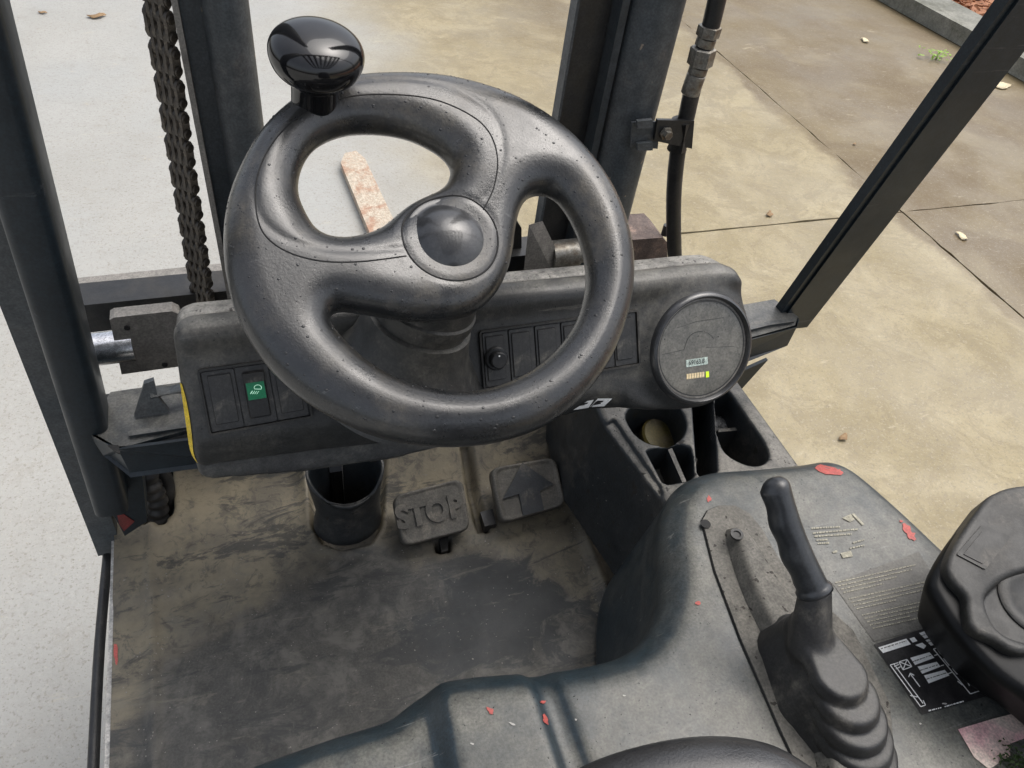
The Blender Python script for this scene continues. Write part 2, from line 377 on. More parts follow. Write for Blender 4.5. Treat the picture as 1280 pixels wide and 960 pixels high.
MT['kerb'] = mat('kerb_concrete', (.17, .17, .145), (.24, .235, .20), 6, .8, .9, bump=.5, bscale=60, dirt=(.10, .10, .075), dscale=4, dlo=.45, dhi=.65)
MT['mulch'] = mat('bark_mulch', (.34, .15, .07), (.22, .09, .045), 30, .8)
MT['joint'] = mat('joint_filler', (.10, .085, .06), (.18, .16, .13), 30, .9, bump=.8, bscale=90)

def ground_mat():
    m = bpy.data.materials.new('wet_concrete'); m.use_nodes = True; t = m.node_tree; N, L = t.nodes, t.links; b = N['Principled BSDF']
    g = N.new('ShaderNodeNewGeometry'); co = g.outputs['Position']
    sp = N.new('ShaderNodeSeparateXYZ'); L.new(co, sp.inputs[0])
    def noise(s, d=6, r=.6, dist=0, vec=None):
        n = N.new('ShaderNodeTexNoise'); n.inputs['Scale'].default_value = s; n.inputs['Detail'].default_value = d; n.inputs['Roughness'].default_value = r
        n.inputs['Distortion'].default_value = dist; L.new(vec or co, n.inputs['Vector']); return n.outputs['Fac']
    def ramp(f, a, bb, lo=0., hi=1.):
        r = N.new('ShaderNodeMapRange'); r.interpolation_type = 'SMOOTHSTEP'; r.inputs[1].default_value = a; r.inputs[2].default_value = bb; r.inputs[3].default_value = lo; r.inputs[4].default_value = hi
        L.new(f, r.inputs[0]); return r.outputs[0]
    def mix(f, a, bb):
        x = N.new('ShaderNodeMix'); x.data_type = 'RGBA'; L.new(f, x.inputs[0])
        for s, v in ((6, a), (7, bb)):
            if isinstance(v, tuple): x.inputs[s].default_value = (*v, 1)
            else: L.new(v, x.inputs[s])
        return x.outputs[2]
    def ma(op, a, bb):
        x = N.new('ShaderNodeMath'); x.operation = op
        for i, v in enumerate((a, bb)):
            if isinstance(v, (int, float)): x.inputs[i].default_value = v
            else: L.new(v, x.inputs[i])
        return x.outputs[0]
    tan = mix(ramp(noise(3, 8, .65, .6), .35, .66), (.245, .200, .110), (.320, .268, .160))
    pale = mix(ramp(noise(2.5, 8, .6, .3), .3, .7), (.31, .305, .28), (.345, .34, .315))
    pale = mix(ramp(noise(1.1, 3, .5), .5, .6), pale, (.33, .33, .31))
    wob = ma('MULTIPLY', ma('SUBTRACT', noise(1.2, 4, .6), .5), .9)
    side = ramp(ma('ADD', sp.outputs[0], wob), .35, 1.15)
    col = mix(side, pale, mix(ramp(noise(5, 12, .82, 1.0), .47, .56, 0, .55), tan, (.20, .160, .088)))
    # brown wet patch: beyond the joints to the right, and under the kerb
    d1 = ma('ADD', ma('SUBTRACT', sp.outputs[0], 2.62), ma('MULTIPLY', ma('SUBTRACT', noise(2.2, 5, .6), .5), .35))
    d3 = ma('MULTIPLY', ramp(d1, 0, .06), ramp(noise(1.6, 7, .6, 1.2), .36, .60, .62, 1))
    col = mix(d3, col, (.120, .083, .036))
    d4 = ma('MULTIPLY', ramp(sp.outputs[1], 3.0, 4.6), ma('MULTIPLY', ramp(sp.outputs[0], .8, 2.0), ramp(noise(1.4, 6, .6, .8), .38, .60)))
    col = mix(d4, col, (.135, .098, .044))
    # pale wispy scratches, aggregate speckle
    mp = N.new('ShaderNodeMapping'); mp.inputs['Rotation'].default_value = (0, 0, .5); mp.inputs['Scale'].default_value = (5, 16, 1); L.new(co, mp.inputs[0])
    col = mix(ramp(noise(.8, 7, .75, 1.5, mp.outputs[0]), .60, .72, 0, .5), col, (.46, .40, .28))
    col = mix(ramp(noise(90, 3, .6), .56, .68, 0, .4), col, (.15, .125, .09))
    col = mix(ramp(noise(150, 3, .6), .60, .70, 0, .3), col, (.45, .42, .34))
    col = mix(ramp(noise(210, 2, .5), .62, .72, 0, .5), col, (.13, .11, .08))
    col = mix(ramp(noise(9, 12, .85, .4), .52, .64, 0, .22), col, (.18, .15, .10))
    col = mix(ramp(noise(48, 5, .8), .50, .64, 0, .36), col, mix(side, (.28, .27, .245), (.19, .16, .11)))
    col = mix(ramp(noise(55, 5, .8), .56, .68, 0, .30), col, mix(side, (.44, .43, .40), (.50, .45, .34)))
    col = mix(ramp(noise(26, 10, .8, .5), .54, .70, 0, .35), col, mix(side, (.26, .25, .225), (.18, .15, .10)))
    sheen = ma('MULTIPLY', ramp(sp.outputs[0], 2.9, 4.2), ramp(noise(.9, 4, .5), .4, .6))
    L.new(col, b.inputs['Base Color'])
    r = ramp(noise(2.0, 6, .6), .35, .65, .38, .72); L.new(r, b.inputs['Roughness'])
    bp = N.new('ShaderNodeBump'); bp.inputs['Strength'].default_value = .5; bp.inputs['Distance'].default_value = .003
    L.new(ma('ADD', noise(70, 6, .7), ma('MULTIPLY', noise(8, 6, .6), 2)), bp.inputs['Height']); L.new(bp.outputs[0], b.inputs['Normal'])
    return m
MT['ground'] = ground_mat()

def floor_mat():
    m = MT_f = mat('floor_rubber', (.034, .034, .032), (.052, .050, .044), 9, .5, .68, bump=.5, bscale=260)
    t = m.node_tree; N, L = t.nodes, t.links; b = N['Principled BSDF']; old = b.inputs['Base Color'].links[0].from_socket
    g = N.new('ShaderNodeNewGeometry'); co = g.outputs['Position']
    sp = N.new('ShaderNodeSeparateXYZ'); L.new(co, sp.inputs[0])
    def ma(op, a, bb=0.):
        x = N.new('ShaderNodeMath'); x.operation = op
        for i, v in enumerate((a, bb)):
            if isinstance(v, (int, float)): x.inputs[i].default_value = v
            else: L.new(v, x.inputs[i])
        return x.outputs[0]
    def noise(s, d=8, r=.65, dist=0., vec=None):
        n = N.new('ShaderNodeTexNoise'); n.inputs['Scale'].default_value = s; n.inputs['Detail'].default_value = d; n.inputs['Roughness'].default_value = r
        n.inputs['Distortion'].default_value = dist; L.new(vec or co, n.inputs['Vector']); return n.outputs['Fac']
    def ramp(f, a, bb, lo=0., hi=1.):
        r = N.new('ShaderNodeMapRange'); r.interpolation_type = 'SMOOTHSTEP'; r.inputs[1].default_value = a; r.inputs[2].default_value = bb; r.inputs[3].default_value = lo; r.inputs[4].default_value = hi
        L.new(f, r.inputs[0]); return r.outputs[0]
    def mix(f, a, bb):
        x = N.new('ShaderNodeMix'); x.data_type = 'RGBA'; L.new(f, x.inputs[0])
        for s, v in ((6, a), (7, bb)):
            if isinstance(v, tuple): x.inputs[s].default_value = (*v, 1)
            else: L.new(v, x.inputs[s])
        return x.outputs[2]
    # worn dark centre: ellipse round (0.10,0.44)
    ex = ma('DIVIDE', ma('SUBTRACT', sp.outputs[0], .085), .345); ey = ma('DIVIDE', ma('SUBTRACT', sp.outputs[1], .36), .285)
    rr = ma('SQRT', ma('ADD', ma('MULTIPLY', ex, ex), ma('MULTIPLY', ey, ey)))
    rr = ma('ADD', rr, ma('MULTIPLY', ma('SUBTRACT', noise(7, 8, .62, .6), .5), .9))
    dust = ramp(rr, .80, 1.12)
    dustc = mix(ramp(noise(11), .35, .65), (.20, .172, .118), (.12, .105, .078))
    grey = mix(ramp(noise(13, 8, .65, .7), .44, .62, 0, .75), old, (.105, .10, .088))
    col = mix(ma('MULTIPLY', dust, ramp(noise(24, 6), .25, .5, .55, 1)), grey, dustc)
    # dark boot smears near the pedals' heel side
    sx = ma('DIVIDE', ma('SUBTRACT', sp.outputs[0], .26), .13); sy = ma('DIVIDE', ma('SUBTRACT', sp.outputs[1], .47), .085)
    rs = ma('ADD', ma('SQRT', ma('ADD', ma('MULTIPLY', sx, sx), ma('MULTIPLY', sy, sy))), ma('MULTIPLY', ma('SUBTRACT', noise(11, 10, .68, 1.2), .5), 3.2))
    col = mix(ramp(rs, 1.05, .80, 0, .85), col, (.016, .020, .023))
    mp2 = N.new('ShaderNodeMapping'); mp2.inputs['Rotation'].default_value = (0, 0, .15); mp2.inputs['Scale'].default_value = (5, 17, 1); L.new(co, mp2.inputs[0])
    col = mix(ramp(noise(1.3, 9, .72, .7, mp2.outputs[0]), .53, .60, 0, .75), col, (.021, .023, .024))
    col = mix(ramp(noise(1.9, 9, .72, .9, mp2.outputs[0]), .57, .66, 0, .5), col, (.135, .125, .10))
    # fine scuffs
    mp = N.new('ShaderNodeMapping'); mp.inputs['Rotation'].default_value = (0, 0, .4); mp.inputs['Scale'].default_value = (18, 110, 1); L.new(co, mp.inputs[0])
    col = mix(ramp(noise(1, 5, .7, 2.2, mp.outputs[0]), .64, .72, 0, .5), col, (.17, .165, .15))
    col = mix(ramp(noise(38, 9, .78, .8), .50, .62, 0, .55), col, (.028, .029, .028))
    col = mix(ramp(noise(60, 9, .8), .60, .70, 0, .5), col, (.16, .15, .125))
    col = mix(ramp(noise(150, 3, .6), .69, .74, 0, .6), col, (.26, .245, .21))
    L.new(col, b.inputs['Base Color'])
    return m
MT['floor'] = floor_mat()

# ------------------------------------------------------------------ the setting
slab_root = obj('ground', [(-30, -30, -.03), (30, -30, -.03), (30, 30, -.03), (-30, 30, -.03)], [(0, 1, 2, 3)], MT['joint'], kind='structure')
GAP = .006
xs = [-14, -8.4, -3.3, 2.70, 7.6, 14]; ys = [-12, -6, -1.6, 2.12, 5.9, 11, 17]
for i in range(len(xs)-1):
    for j in range(len(ys)-1):
        x0, x1, y0, y1 = xs[i]+GAP/2, xs[i+1]-GAP/2, ys[j]+GAP/2, ys[j+1]-GAP/2
        # uneven chipped edges
        P = []
        for a, b_, n in (((x0, y0), (x1, y0), 60), ((x1, y0), (x1, y1), 60), ((x1, y1), (x0, y1), 60), ((x0, y1), (x0, y0), 60)):
            for k in range(n):
                t = k/n; q = (a[0]*(1-t)+b_[0]*t, a[1]*(1-t)+b_[1]*t)
                P.append((q[0]+random.gauss(0, .0022), q[1]+random.gauss(0, .0022)))
        z = 0.0+random.uniform(-.0015, .0015)
        n = len(P); V = [(p[0], p[1], z) for p in P]+[(p[0], p[1], -.028) for p in P]
        F = [tuple(range(n))]+[(k, (k+1) % n, n+(k+1) % n, n+k)[::-1] for k in range(n)]
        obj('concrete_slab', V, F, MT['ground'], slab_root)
# broken joint in front of the mast, left: pale mortar remnants
for k in range(9):
    x0 = -.62+k*.068+random.uniform(-.012, .012); w = random.uniform(.02, .05)
    P = [(x0, 2.10), (x0+w, 2.103+random.uniform(-.005, .005)), (x0+w+.004, 2.135+random.uniform(0, .012)), (x0+.004, 2.14)]
    V, F = prism([(a, b, .003) for a, b in P], (0, 0, random.uniform(.006, .012)), .002)
    obj('mortar_chunk', V, F, MT['chip'] if k % 3 == 0 else MT['joint'], slab_root)

k0, k1 = onz(1143, 0, .11), onz(1212, 37, .11); kd = nrm(k1-k0); kn = nrm(np.cross(kd, Z_)); 
if kn[1] < 0: kn = -kn
k0[2] = 0; kd[2] = 0; ks, ke = k0-kd*9, k0+kd*14
def strip(a, b, o0, o1, z0, z1, bevel=.0):
    return prism([a+kn*o0+Z_*z0, b+kn*o0+Z_*z0, b+kn*o1+Z_*z0, a+kn*o1+Z_*z0], (0, 0, z1-z0), bevel)
KWD = max(.15, float((onz(1189, 0, .11)-onz(1143, 0, .11))@kn))
V, F = strip(ks, ke, 0, KWD, .004, .11, .018); obj('kerb', V, F, MT['kerb'], kind='structure')
V, F = strip(ks, ke, KWD+.01, 8, .0, .06); obj('planting_bed_soil', V, F, MT['mulch'], kind='structure')
V, F, n = [], [], 0
for _ in range(9000):
    u = random.uniform(5, 15); w = random.uniform(KWD, 3.0); p = ks+kd*u+kn*w; p[2] = random.uniform(.06, .10)
    L_, W_ = random.uniform(.03, .09), random.uniform(.012, .035); a = nrm(RNG.normal(size=3)*A3(1, 1, .35)); b_ = nrm(np.cross(a, nrm(RNG.normal(size=3)))); c_ = np.cross(a, b_)*.005
    q = [p-a*L_/2-b_*W_/2, p+a*L_/2-b_*W_/3, p+a*L_/2+b_*W_/3, p-a*L_/2+b_*W_/2]
    V += q+[x+c_ for x in q]; F += [(n, n+1, n+2, n+3), (n+7, n+6, n+5, n+4), (n, n+4, n+5, n+1), (n+2, n+6, n+7, n+3)]; n += 8
obj('bark_mulch', V, F, MT['mulch'], kind='stuff')['label'] = 'reddish brown bark chips in the bed behind the kerb'

def leaf(px, py, r, mt, label, name='fallen_leaf', ang=None, cat='leaf', curl=.25):
    c = onz(px, py, .004); ang = random.uniform(0, 6.28) if ang is None else ang
    V, F = [], []; n = 12
    for k in range(n):
        g = 2*math.pi*k/n; rr = r*(1+.22*math.sin(3*g+ang)+random.uniform(-.12, .12))
        x, y = rr*math.cos(g), .55*rr*math.sin(g)
        V.append((c[0]+x*math.cos(ang)-y*math.sin(ang), c[1]+x*math.sin(ang)+y*math.cos(ang), c[2]+curl*r*(abs(math.sin(g*1.5+ang)))))
    V.append((c[0], c[1], c[2]+.001)); F = [(k, (k+1) % n, n) for k in range(n)]
    V2 = [(a, b_, z+.0012) for a, b_, z in V]; m_ = len(V)
    V = V+V2; F = [f[::-1] for f in F]+[tuple(i+m_ for i in f) for f in F]+[(k, (k+1) % n, m_+(k+1) % n, m_+k) for k in range(n)]
    return tag(obj(name, V, F, mt, smooth=True), label, cat)
leaf(1202, 296, .030, MT['paleleaf'], 'small pale dry leaf on wet brown concrete right of the front pillar')
leaf(1081, 51, .035, MT['paleleaf'], 'pale curled leaf on the concrete left of the green weed')
leaf(962, 268, .022, MT['leaf'], 'brown leaf scrap on tan concrete just above the long slab joint')
leaf(1054, 547, .018, MT['leaf'], 'small rust brown leaf on tan concrete below the right cab bracket')
leaf(121, 21, .040, MT['leaf'], 'brown leaf on pale concrete left of the lift chain', ang=.3)
leaf(53, 16, .020, MT['leaf'], 'tiny dark leaf scrap on pale concrete at the top left beside the left pillar')
leaf(1247, 106, .085, MT['paleleaf'], 'large flat pale leaf on concrete just right of the right pillar', curl=.05)
leaf(1068, 180, .012, MT['leaf'], 'tiny dark twig scrap on the brown wet patch left of the right pillar')
wd = empty('weed', onz(1170, 74, .0), 'bright green weed growing in the concrete near the kerb', 'weed')
wc = onz(1170, 74, 0)
for _ in range(46):
    g = random.uniform(0, 6.28); rr = abs(random.gauss(0, .05)); c = wc+A3(math.cos(g)*rr*1.3, math.sin(g)*rr, random.uniform(.01, .05)); r = random.uniform(.009, .02)
    a = nrm(RNG.normal(size=3)*A3(1, 1, .3)); b_ = nrm(np.cross(Z_+RNG.normal(size=3)*.3, a))
    obj('leaf', [c-a*r, c-a*r*.2+b_*r*.55, c+a*r, c-a*r*.2-b_*r*.55, c+Z_*.004], [(0, 1, 4), (1, 2, 4), (2, 3, 4), (3, 0, 4)], MT['weed'], wd)
V, F = sweep([wc+Z_*0, wc+Z_*.03], [.006, .003], 6); obj('stem', V, F, MT['weed'], wd)

# ------------------------------------------------------------------ the forklift
FK = empty('forklift', (.26, .6, 0), 'charcoal forklift cab with black steering wheel, seen from the driver seat', 'forklift')

# ---- fork on the ground
f0, f1 = onz(430, 190, .05), onz(492, 282, .05)
fx0 = .405
P = [(.412, 2.86), (.438, 2.90), (.470, 2.90), (.492, 2.85), (.515, 2.40), (.515, 1.0), (.405, 1.0), (.405, 2.4)]
P = [onz(426, 205, .03)[:2], onz(431, 193, .03)[:2], onz(445, 190, .03)[:2], onz(456, 199, .03)[:2], onz(493, 278, .03)[:2], onz(522, 345, .03)[:2], onz(486, 352, .03)[:2], onz(461, 290, .03)[:2]]
rustpaint = mat('worn_red_fork_paint', (.34, .20, .13), (.34, .24, .17), 14, .6, .8, dirt=(.44, .39, .31), dscale=16, dlo=.38, dhi=.52, bump=.5, bscale=60)
V, F = prism([(a, b, .006) for a, b in P], (0, 0, .03), .004); obj('fork', V, F, rustpaint, FK, label='fork tine with flaking orange paint lying on the concrete')

# ---- mast
YM = .85
mast = obj('mast', *prism([A3(.0, YM+.16, .25), A3(.5, YM+.16, .25), A3(.5, YM+.16, .33), A3(.0, YM+.16, .33)], (0, .05, 0), .004), MT['steel_dk'], FK)
def mx(x, y, Y=YM): return ony(x, y, Y)[0]
xl0 = (mx(228, 0)+mx(275, 380))/2; 
def rail(name, x0, x1, Y, th, mt, lab=None, zt=2.3, bev=.003):
    return obj(name, *prism([A3(x0, Y, .2), A3(x1, Y, .2), A3(x1, Y+th, .2), A3(x0, Y+th, .2)], (0, 0, zt-.2), bev), mt, mast, label=lab)
wpx = lambda a, b, y, Y=YM: mx(b, y, Y)-mx(a, y, Y)
w_edge = wpx(228, 237, 0)
rail('mast_rail', xl0, xl0+w_edge*.9, YM, .09, MT['plate'])  # pale steel colour stands in for light catching the rail's edge
rail('mast_rail_web', xl0+w_edge*.9+.0005, xl0+wpx(228, 272, 0), YM+.012, .02, MT['slate'])
cx = xl0+wpx(228, 294, 0); cr = wpx(262, 326, 0)/2
obj('lift_cylinder', *lathe([(cr, .2), (cr, 2.3)], (cx, YM+.02, 0), Z_, 48), MT['steel'], mast, smooth=True, sharp=40)
xr = (mx(855, 0)+mx(793, 290))/2; 
wr = wpx(789, 855, 0)
obj('lift_cylinder', *lathe([(wr/2, .2), (wr/2, 2.3)], (xr-wr/2, YM+.02, 0), Z_, 48), MT['steel'], mast, smooth=True, sharp=40)
xq = xr-wr-.004
rail('mast_rail', xq-.010, xq, YM+.012, .05, MT['slate'], bev=.002)
w2 = wpx(737, 786, 0)
rail('mast_rail_web', xq-w2-.006, xq-.0125, YM+.035, .02, MT['steel_dk'])
rail('mast_rail', xq-w2-.010, xq-w2-.0065, YM+.03, .02, MT['steel'], bev=.001)
# dirty cross beams behind the dash
YB = .93
def pxbox(name, P, Y, th, mt, par, bev=.003, lab=None):
    return obj(name, *prism([ony(x, y, Y) for x, y in P], (0, th, 0), bev), mt, par, label=lab)
pxbox('cross_beam', [(60, 386), (300, 362), (300, 400), (60, 424)], YB, .05, MT['steel_dk'], mast)
pxbox('cross_beam', [(560, 330), (720, 312), (720, 380), (560, 392)], YB, .05, MT['steel_dk'], mast)
pxbox('carriage_bar', [(50, 377), (300, 350), (300, 358), (50, 385)], YB+.12, .05, MT['plate'], mast)
pxbox('rusty_bracket', [(788, 300), (828, 297), (834, 303), (834, 345), (788, 350)], YM+.02, .07, MT['rust'], mast, .004, 'rusty red brown steel bracket at the mast foot')
obj('weld_lump', *sweep([ony(790, 296, YM+.05), ony(806, 290, YM+.05), ony(815, 293, YM+.05), ony(822, 298, YM+.05)], [.008, .011, .008, .005], 8), MT['rust'], mast, smooth=True)
obj('bracket_pin', *lathe([(.006, -.002), (.006, .016)], ony(831, 292, YM+.03), Z_, 12), MT['steel_dk'], mast)
# tilt pin blocks
def pinblock(P, Y, th, mt):
    pxbox('tilt_block', P, Y, th, mt, FK, .002)
pl = pxbox('tilt_plate', [(137, 400), (142, 397), (215, 389), (224, 393), (226, 398), (226, 458), (152, 468)], .78, .018, MT['plate'], FK, .004)
for q in ((159, 409), (206, 455)):
    c = ony(q[0], q[1], .78); obj('hole', *lathe([(.0035, 0), (.0035, .002)], c+A3(0, -.0022, 0), Y_, 14), MT['pit'], pl)
c = ony(146, 433, .79); obj('chrome_pin', *lathe([(.021, -.045), (.021, .02)], c, X_, 40), MT['chrome'], FK, smooth=True, sharp=40)
# right block: thick plate turned edge-on
b0 = [ony(x, y, .80) for x, y in ((661, 281), (692, 342), (694, 372), (650, 380))]
obj('tilt_plate', *prism(b0, (.022, .006, .0), .0015), MT['plate'], FK)
c = ony(712, 316, .815); obj('chrome_pin', *lathe([(.020, -.03), (.020, .012), (.016, .012), (.016, .06)], c, X_, 40), MT['zinc'], FK, smooth=True, sharp=30)
pxbox('valve_block', [(560, 285), (640, 268), (652, 285), (652, 330), (560, 340)], .95, .05, MT['steel_dk'], mast, .008)
# ---- hose with fittings and clamp
YH = .83
hp = [(905, -60), (898, -10), (889, 30), (878, 70), (866, 110), (857, 150), (848, 185), (843, 230), (842, 270), (843, 310), (845, 360)]
hw = spline([ony(x, y, YH) for x, y in hp], 6, False)
def rw(x, y, w, Y=YH): return w/2*depth(ony(x, y, Y))/FPX
obj('hydraulic_hose', *sweep(hw, [rw(843, 250, 19)]*len(hw), 20), MT['hose'], mast, smooth=True)
def coll(x0, y0, x1, y1, w, n=6, mt='zinc', name='hose_fitting'):
    a, b_ = ony(x0, y0, YH), ony(x1, y1, YH); r = rw(x0, y0, w); t = b_-a; L_ = np.linalg.norm(t)
    obj(name, *lathe([(r*.85, 0), (r, L_*.06), (r, L_*.94), (r*.85, L_)], a, t, n), MT[mt], mast, smooth=(n > 8), sharp=30)
coll(897, -5, 888, 32, 21, 24); coll(888, 32, 884, 46, 30, 6); coll(884, 47, 880, 58, 25, 24); coll(880, 59, 874, 82, 33, 6); coll(874, 83, 871, 92, 24, 24); coll(871, 92, 862, 118, 24, 24, 'zinc')
pxbox('hose_clamp', [(822, 150), (868, 151), (865, 186), (818, 176)], YH-.012, .005, MT['steel_dk'], mast, .001)
cl = ony(848, 168, YH); a_, b_ = ony(852, 150, YH), ony(846, 186, YH)
obj('clamp_band', *sweep([a_, b_], [rw(850, 168, 25)]*2, 24), MT['steel_dk'], mast, smooth=True, sharp=40)
obj('clamp_bolt', *lathe([(.009, 0), (.009, .004), (.006, .004), (.006, .010)], ony(832, 166, YH-.013), -Y_, 6), MT['zinc'], mast)
for y in (158, 186):
    pxbox('clamp_tab', [(797, y-6), (816, y-8), (816, y+2), (797, y+3)], YM-.035, .006, MT['steel'], mast, .001)
pxbox('clamp_tab', [(790, 153), (826, 152), (822, 186), (788, 184)], YM-.026, .003, MT['steel'], mast, .001)

# ---- lift chain
YC = .93
chain = obj('lift_chain', *sweep([ony(270, 440, YC)+A3(0, .004, 0), ony(196, -30, YC)+A3(0, .004, 0)], .0045, 8), MT['chain'], FK)
c_top, c_bot = ony(190, -35, YC), ony(262, 425, YC); t = c_top-c_bot; L_ = np.linalg.norm(t); t = t/L_
pitch = .0190; nl = int(L_/pitch); CS = .70
ax = nrm(A3(math.cos(rad(-42)), math.sin(rad(-42)), 0)); ax = nrm(ax-t*(ax@t)); fy = np.cross(t, ax)
def plate8(off, L, r, th, n=10):
    P = []
    for k in range(n+1):
        g = math.pi*k/n; P.append(t*(L/2)+(fy*math.cos(g)+t*math.sin(g))*r)
    for k in range(n+1):
        g = math.pi+math.pi*k/n; P.append(-t*(L/2)+(fy*math.cos(g)+t*math.sin(g))*r)
    P = [t*(p@t)+fy*(p@fy)*CS for p in P]
    return prism([p+ax*off*CS for p in P], ax*th*CS, .0006, 1)
lay = [-.0225+.0064*k for k in range(7)]
linkA = merge(*[plate8(lay[k], pitch*1.0, .0092, .0060, 7) for k in (0, 2, 4, 6)])
linkB = merge(*[plate8(lay[k], pitch*1.0, .0082, .0060, 7) for k in (1, 3, 5)])
pin = lathe([(.0050, -.0182), (.0058, -.0174), (.0058, .0174), (.0050, .0182)], A3(0, 0, 0), ax, 12)
roll = lathe([(.0060, -.0070), (.0060, .0078)], A3(0, 0, 0), ax, 16)
proto = {}
for i in range(nl+1):
    k = i % 2
    V, F = merge(linkA if k == 0 else linkB, (pin[0]+t*pitch/2, pin[1]), (roll[0]+t*pitch/2, roll[1]))
    c = c_bot+t*pitch*(i+.5)
    if k not in proto:
        o = obj('chain_link', V+c, F, None, chain, origin=c, mats=[MT['chain'], MT['chain_side']], sharp=30)
        nn = np.array([p.normal[:] for p in o.data.polygons]); o.data.polygons.foreach_set('material_index', ((nn@ax) > .9).astype(np.int32)); proto[k] = o
    else:
        o = proto[k].copy(); COL.objects.link(o); o.parent = chain; o.location = c-wloc(chain)

# ---- cab pillars
kL = A3(0, 1, .10); pL = A3(0, .70, .64)
a, b_ = onpl(150, 655, pL, kL), onpl(-5, 105, pL, kL); dirL = nrm(b_-a)
top = a+dirL*1.5
wL = .070
D = [(-.036, -.03), (-.030, -.038), (.026, -.038), (.036, -.028), (.038, 0), (.030, .03), (-.036, .03)]
cL = onpl(128, 655, pL, kL); cT = onpl(57, 330, pL, kL); cT2 = cL+nrm(cT-cL)*1.45
sec = [(math.cos(g)*.040*(1 if abs(math.cos(g)) < .8 else .97), math.sin(g)*.034) for g in np.linspace(0, 2*math.pi, 28)[:-1]]
def tline(p0, p1, d, ext_): return p0-nrm(p1-p0)*d, p0+nrm(p1-p0)*ext_
m0, m1 = onpl(133, 600, pL, kL), onpl(56, 325, pL, kL)
s0, s1 = tline(m0, m1, .045, 1.5)
wtop = np.linalg.norm(onpl(93, 330, pL, kL)-onpl(27, 330, pL, kL))/2
sec = [(sx_*(wtop*.94-.009)+.009*math.cos(g), sy_*(.026-.009)+.009*math.sin(g)) for sx_, sy_, g0_ in ((1, 1, 0), (-1, 1, 90), (-1, -1, 180), (1, -1, 270)) for g in (rad(g0_+a_) for a_ in (0, 22.5, 45, 67.5, 90))]
obj('cab_pillar', *section(sec, s0, s1, X_), MT['paint'], FK, smooth=True, sharp=35, label='left front pillar, dark rounded tube')
foot = obj('pillar_foot', *prism([ony(x, y, .70) for x, y in ((112, 540), (172, 540), (184, 652), (156, 670), (140, 640))], (0, .045, 0), .006), MT['paint'], FK)
obj('red_paint_patch', *prism([ony(x, y, .6985) for x, y in ((143, 628), (150, 640), (168, 652), (155, 664), (149, 655))], (0, .001, 0)), MT['paint_red'], foot)
# flat side bar outside it
f0_, f1_ = onpl(134, 680, A3(0, .74, .62), kL), onpl(-10, 285, A3(0, .74, .62), kL)
wf = np.linalg.norm(onpl(150, 682, A3(0, .74, .62), kL)-onpl(136, 684, A3(0, .74, .62), kL))
g0, g1 = tline(f0_, f1_, .01, 1.3)
obj('side_bar', *section([(-wf*.9, -.012), (wf*1.3, -.012), (wf*1.3, .012), (-wf*.9, .012)], g0, g1, X_, .003), MT['steel'], FK)
# right pillar
pR = A3(.7, .65, .96); kR = A3(0, 1, .15)
r0, r1 = onpl(990, 394, pR, kR), onpl(1261, 32, pR, kR)
wR = np.linalg.norm(onpl(1235, 0, pR, kR)-onpl(1282, 60, pR, kR))/2*.92
q0, q1 = tline(r0, r1, .02, 1.2)
side = nrm(np.cross(r1-r0, kR))
wR = abs((onpl(1235, 0, pR, kR)-onpl(1282, 60, pR, kR))@side)/2*.69
if side[0] < 0: side = -side
obj('cab_pillar', *section([(-wR*.74, -.010), (wR, -.010), (wR, .010), (-wR*.74, .010)], q0, q1, side, .004), MT['paint'], FK, smooth=True, sharp=35, label='right front pillar, dark folded steel channel')
obj('pillar_flange', *section([(-wR*1.0, -.007), (-wR*.755, -.007), (-wR*.755, .007), (-wR*1.0, .007)], q0, q1, side, .002), MT['paint'], FK, smooth=True, sharp=35)

# ---- dashboard
DP = A3(.215, .62, 1.10); DN = A3(0, -.853, .521); FD = Frame(DP, DN)
dout = [(216, 420), (222, 408), (238, 401), (420, 382), (600, 362), (760, 347), (885, 334), (907, 333), (921, 338), (929, 352), (934, 400), (935, 430), (928, 462), (908, 492), (880, 508), (845, 515),
        (800, 517), (740, 524), (690, 540), (600, 566), (500, 592), (380, 610), (262, 620), (247, 614), (239, 585), (227, 500)]
dpoly = FD.poly(dout)
gc = FD.px(872, 434); gr = np.linalg.norm(np.array(FD.px(932, 428))-gc)*.5+np.linalg.norm(np.array(FD.px(812, 438))-gc)*.5
gtop = FD.px(870, 366); gbot = FD.px(872, 500)
0 and print('gauge r', gr, gtop, gbot, gc)
lowcurve = FD.poly([(200, 560), (262, 547), (400, 530), (560, 515), (680, 500), (740, 488), (780, 490), (815, 512), (860, 530)])
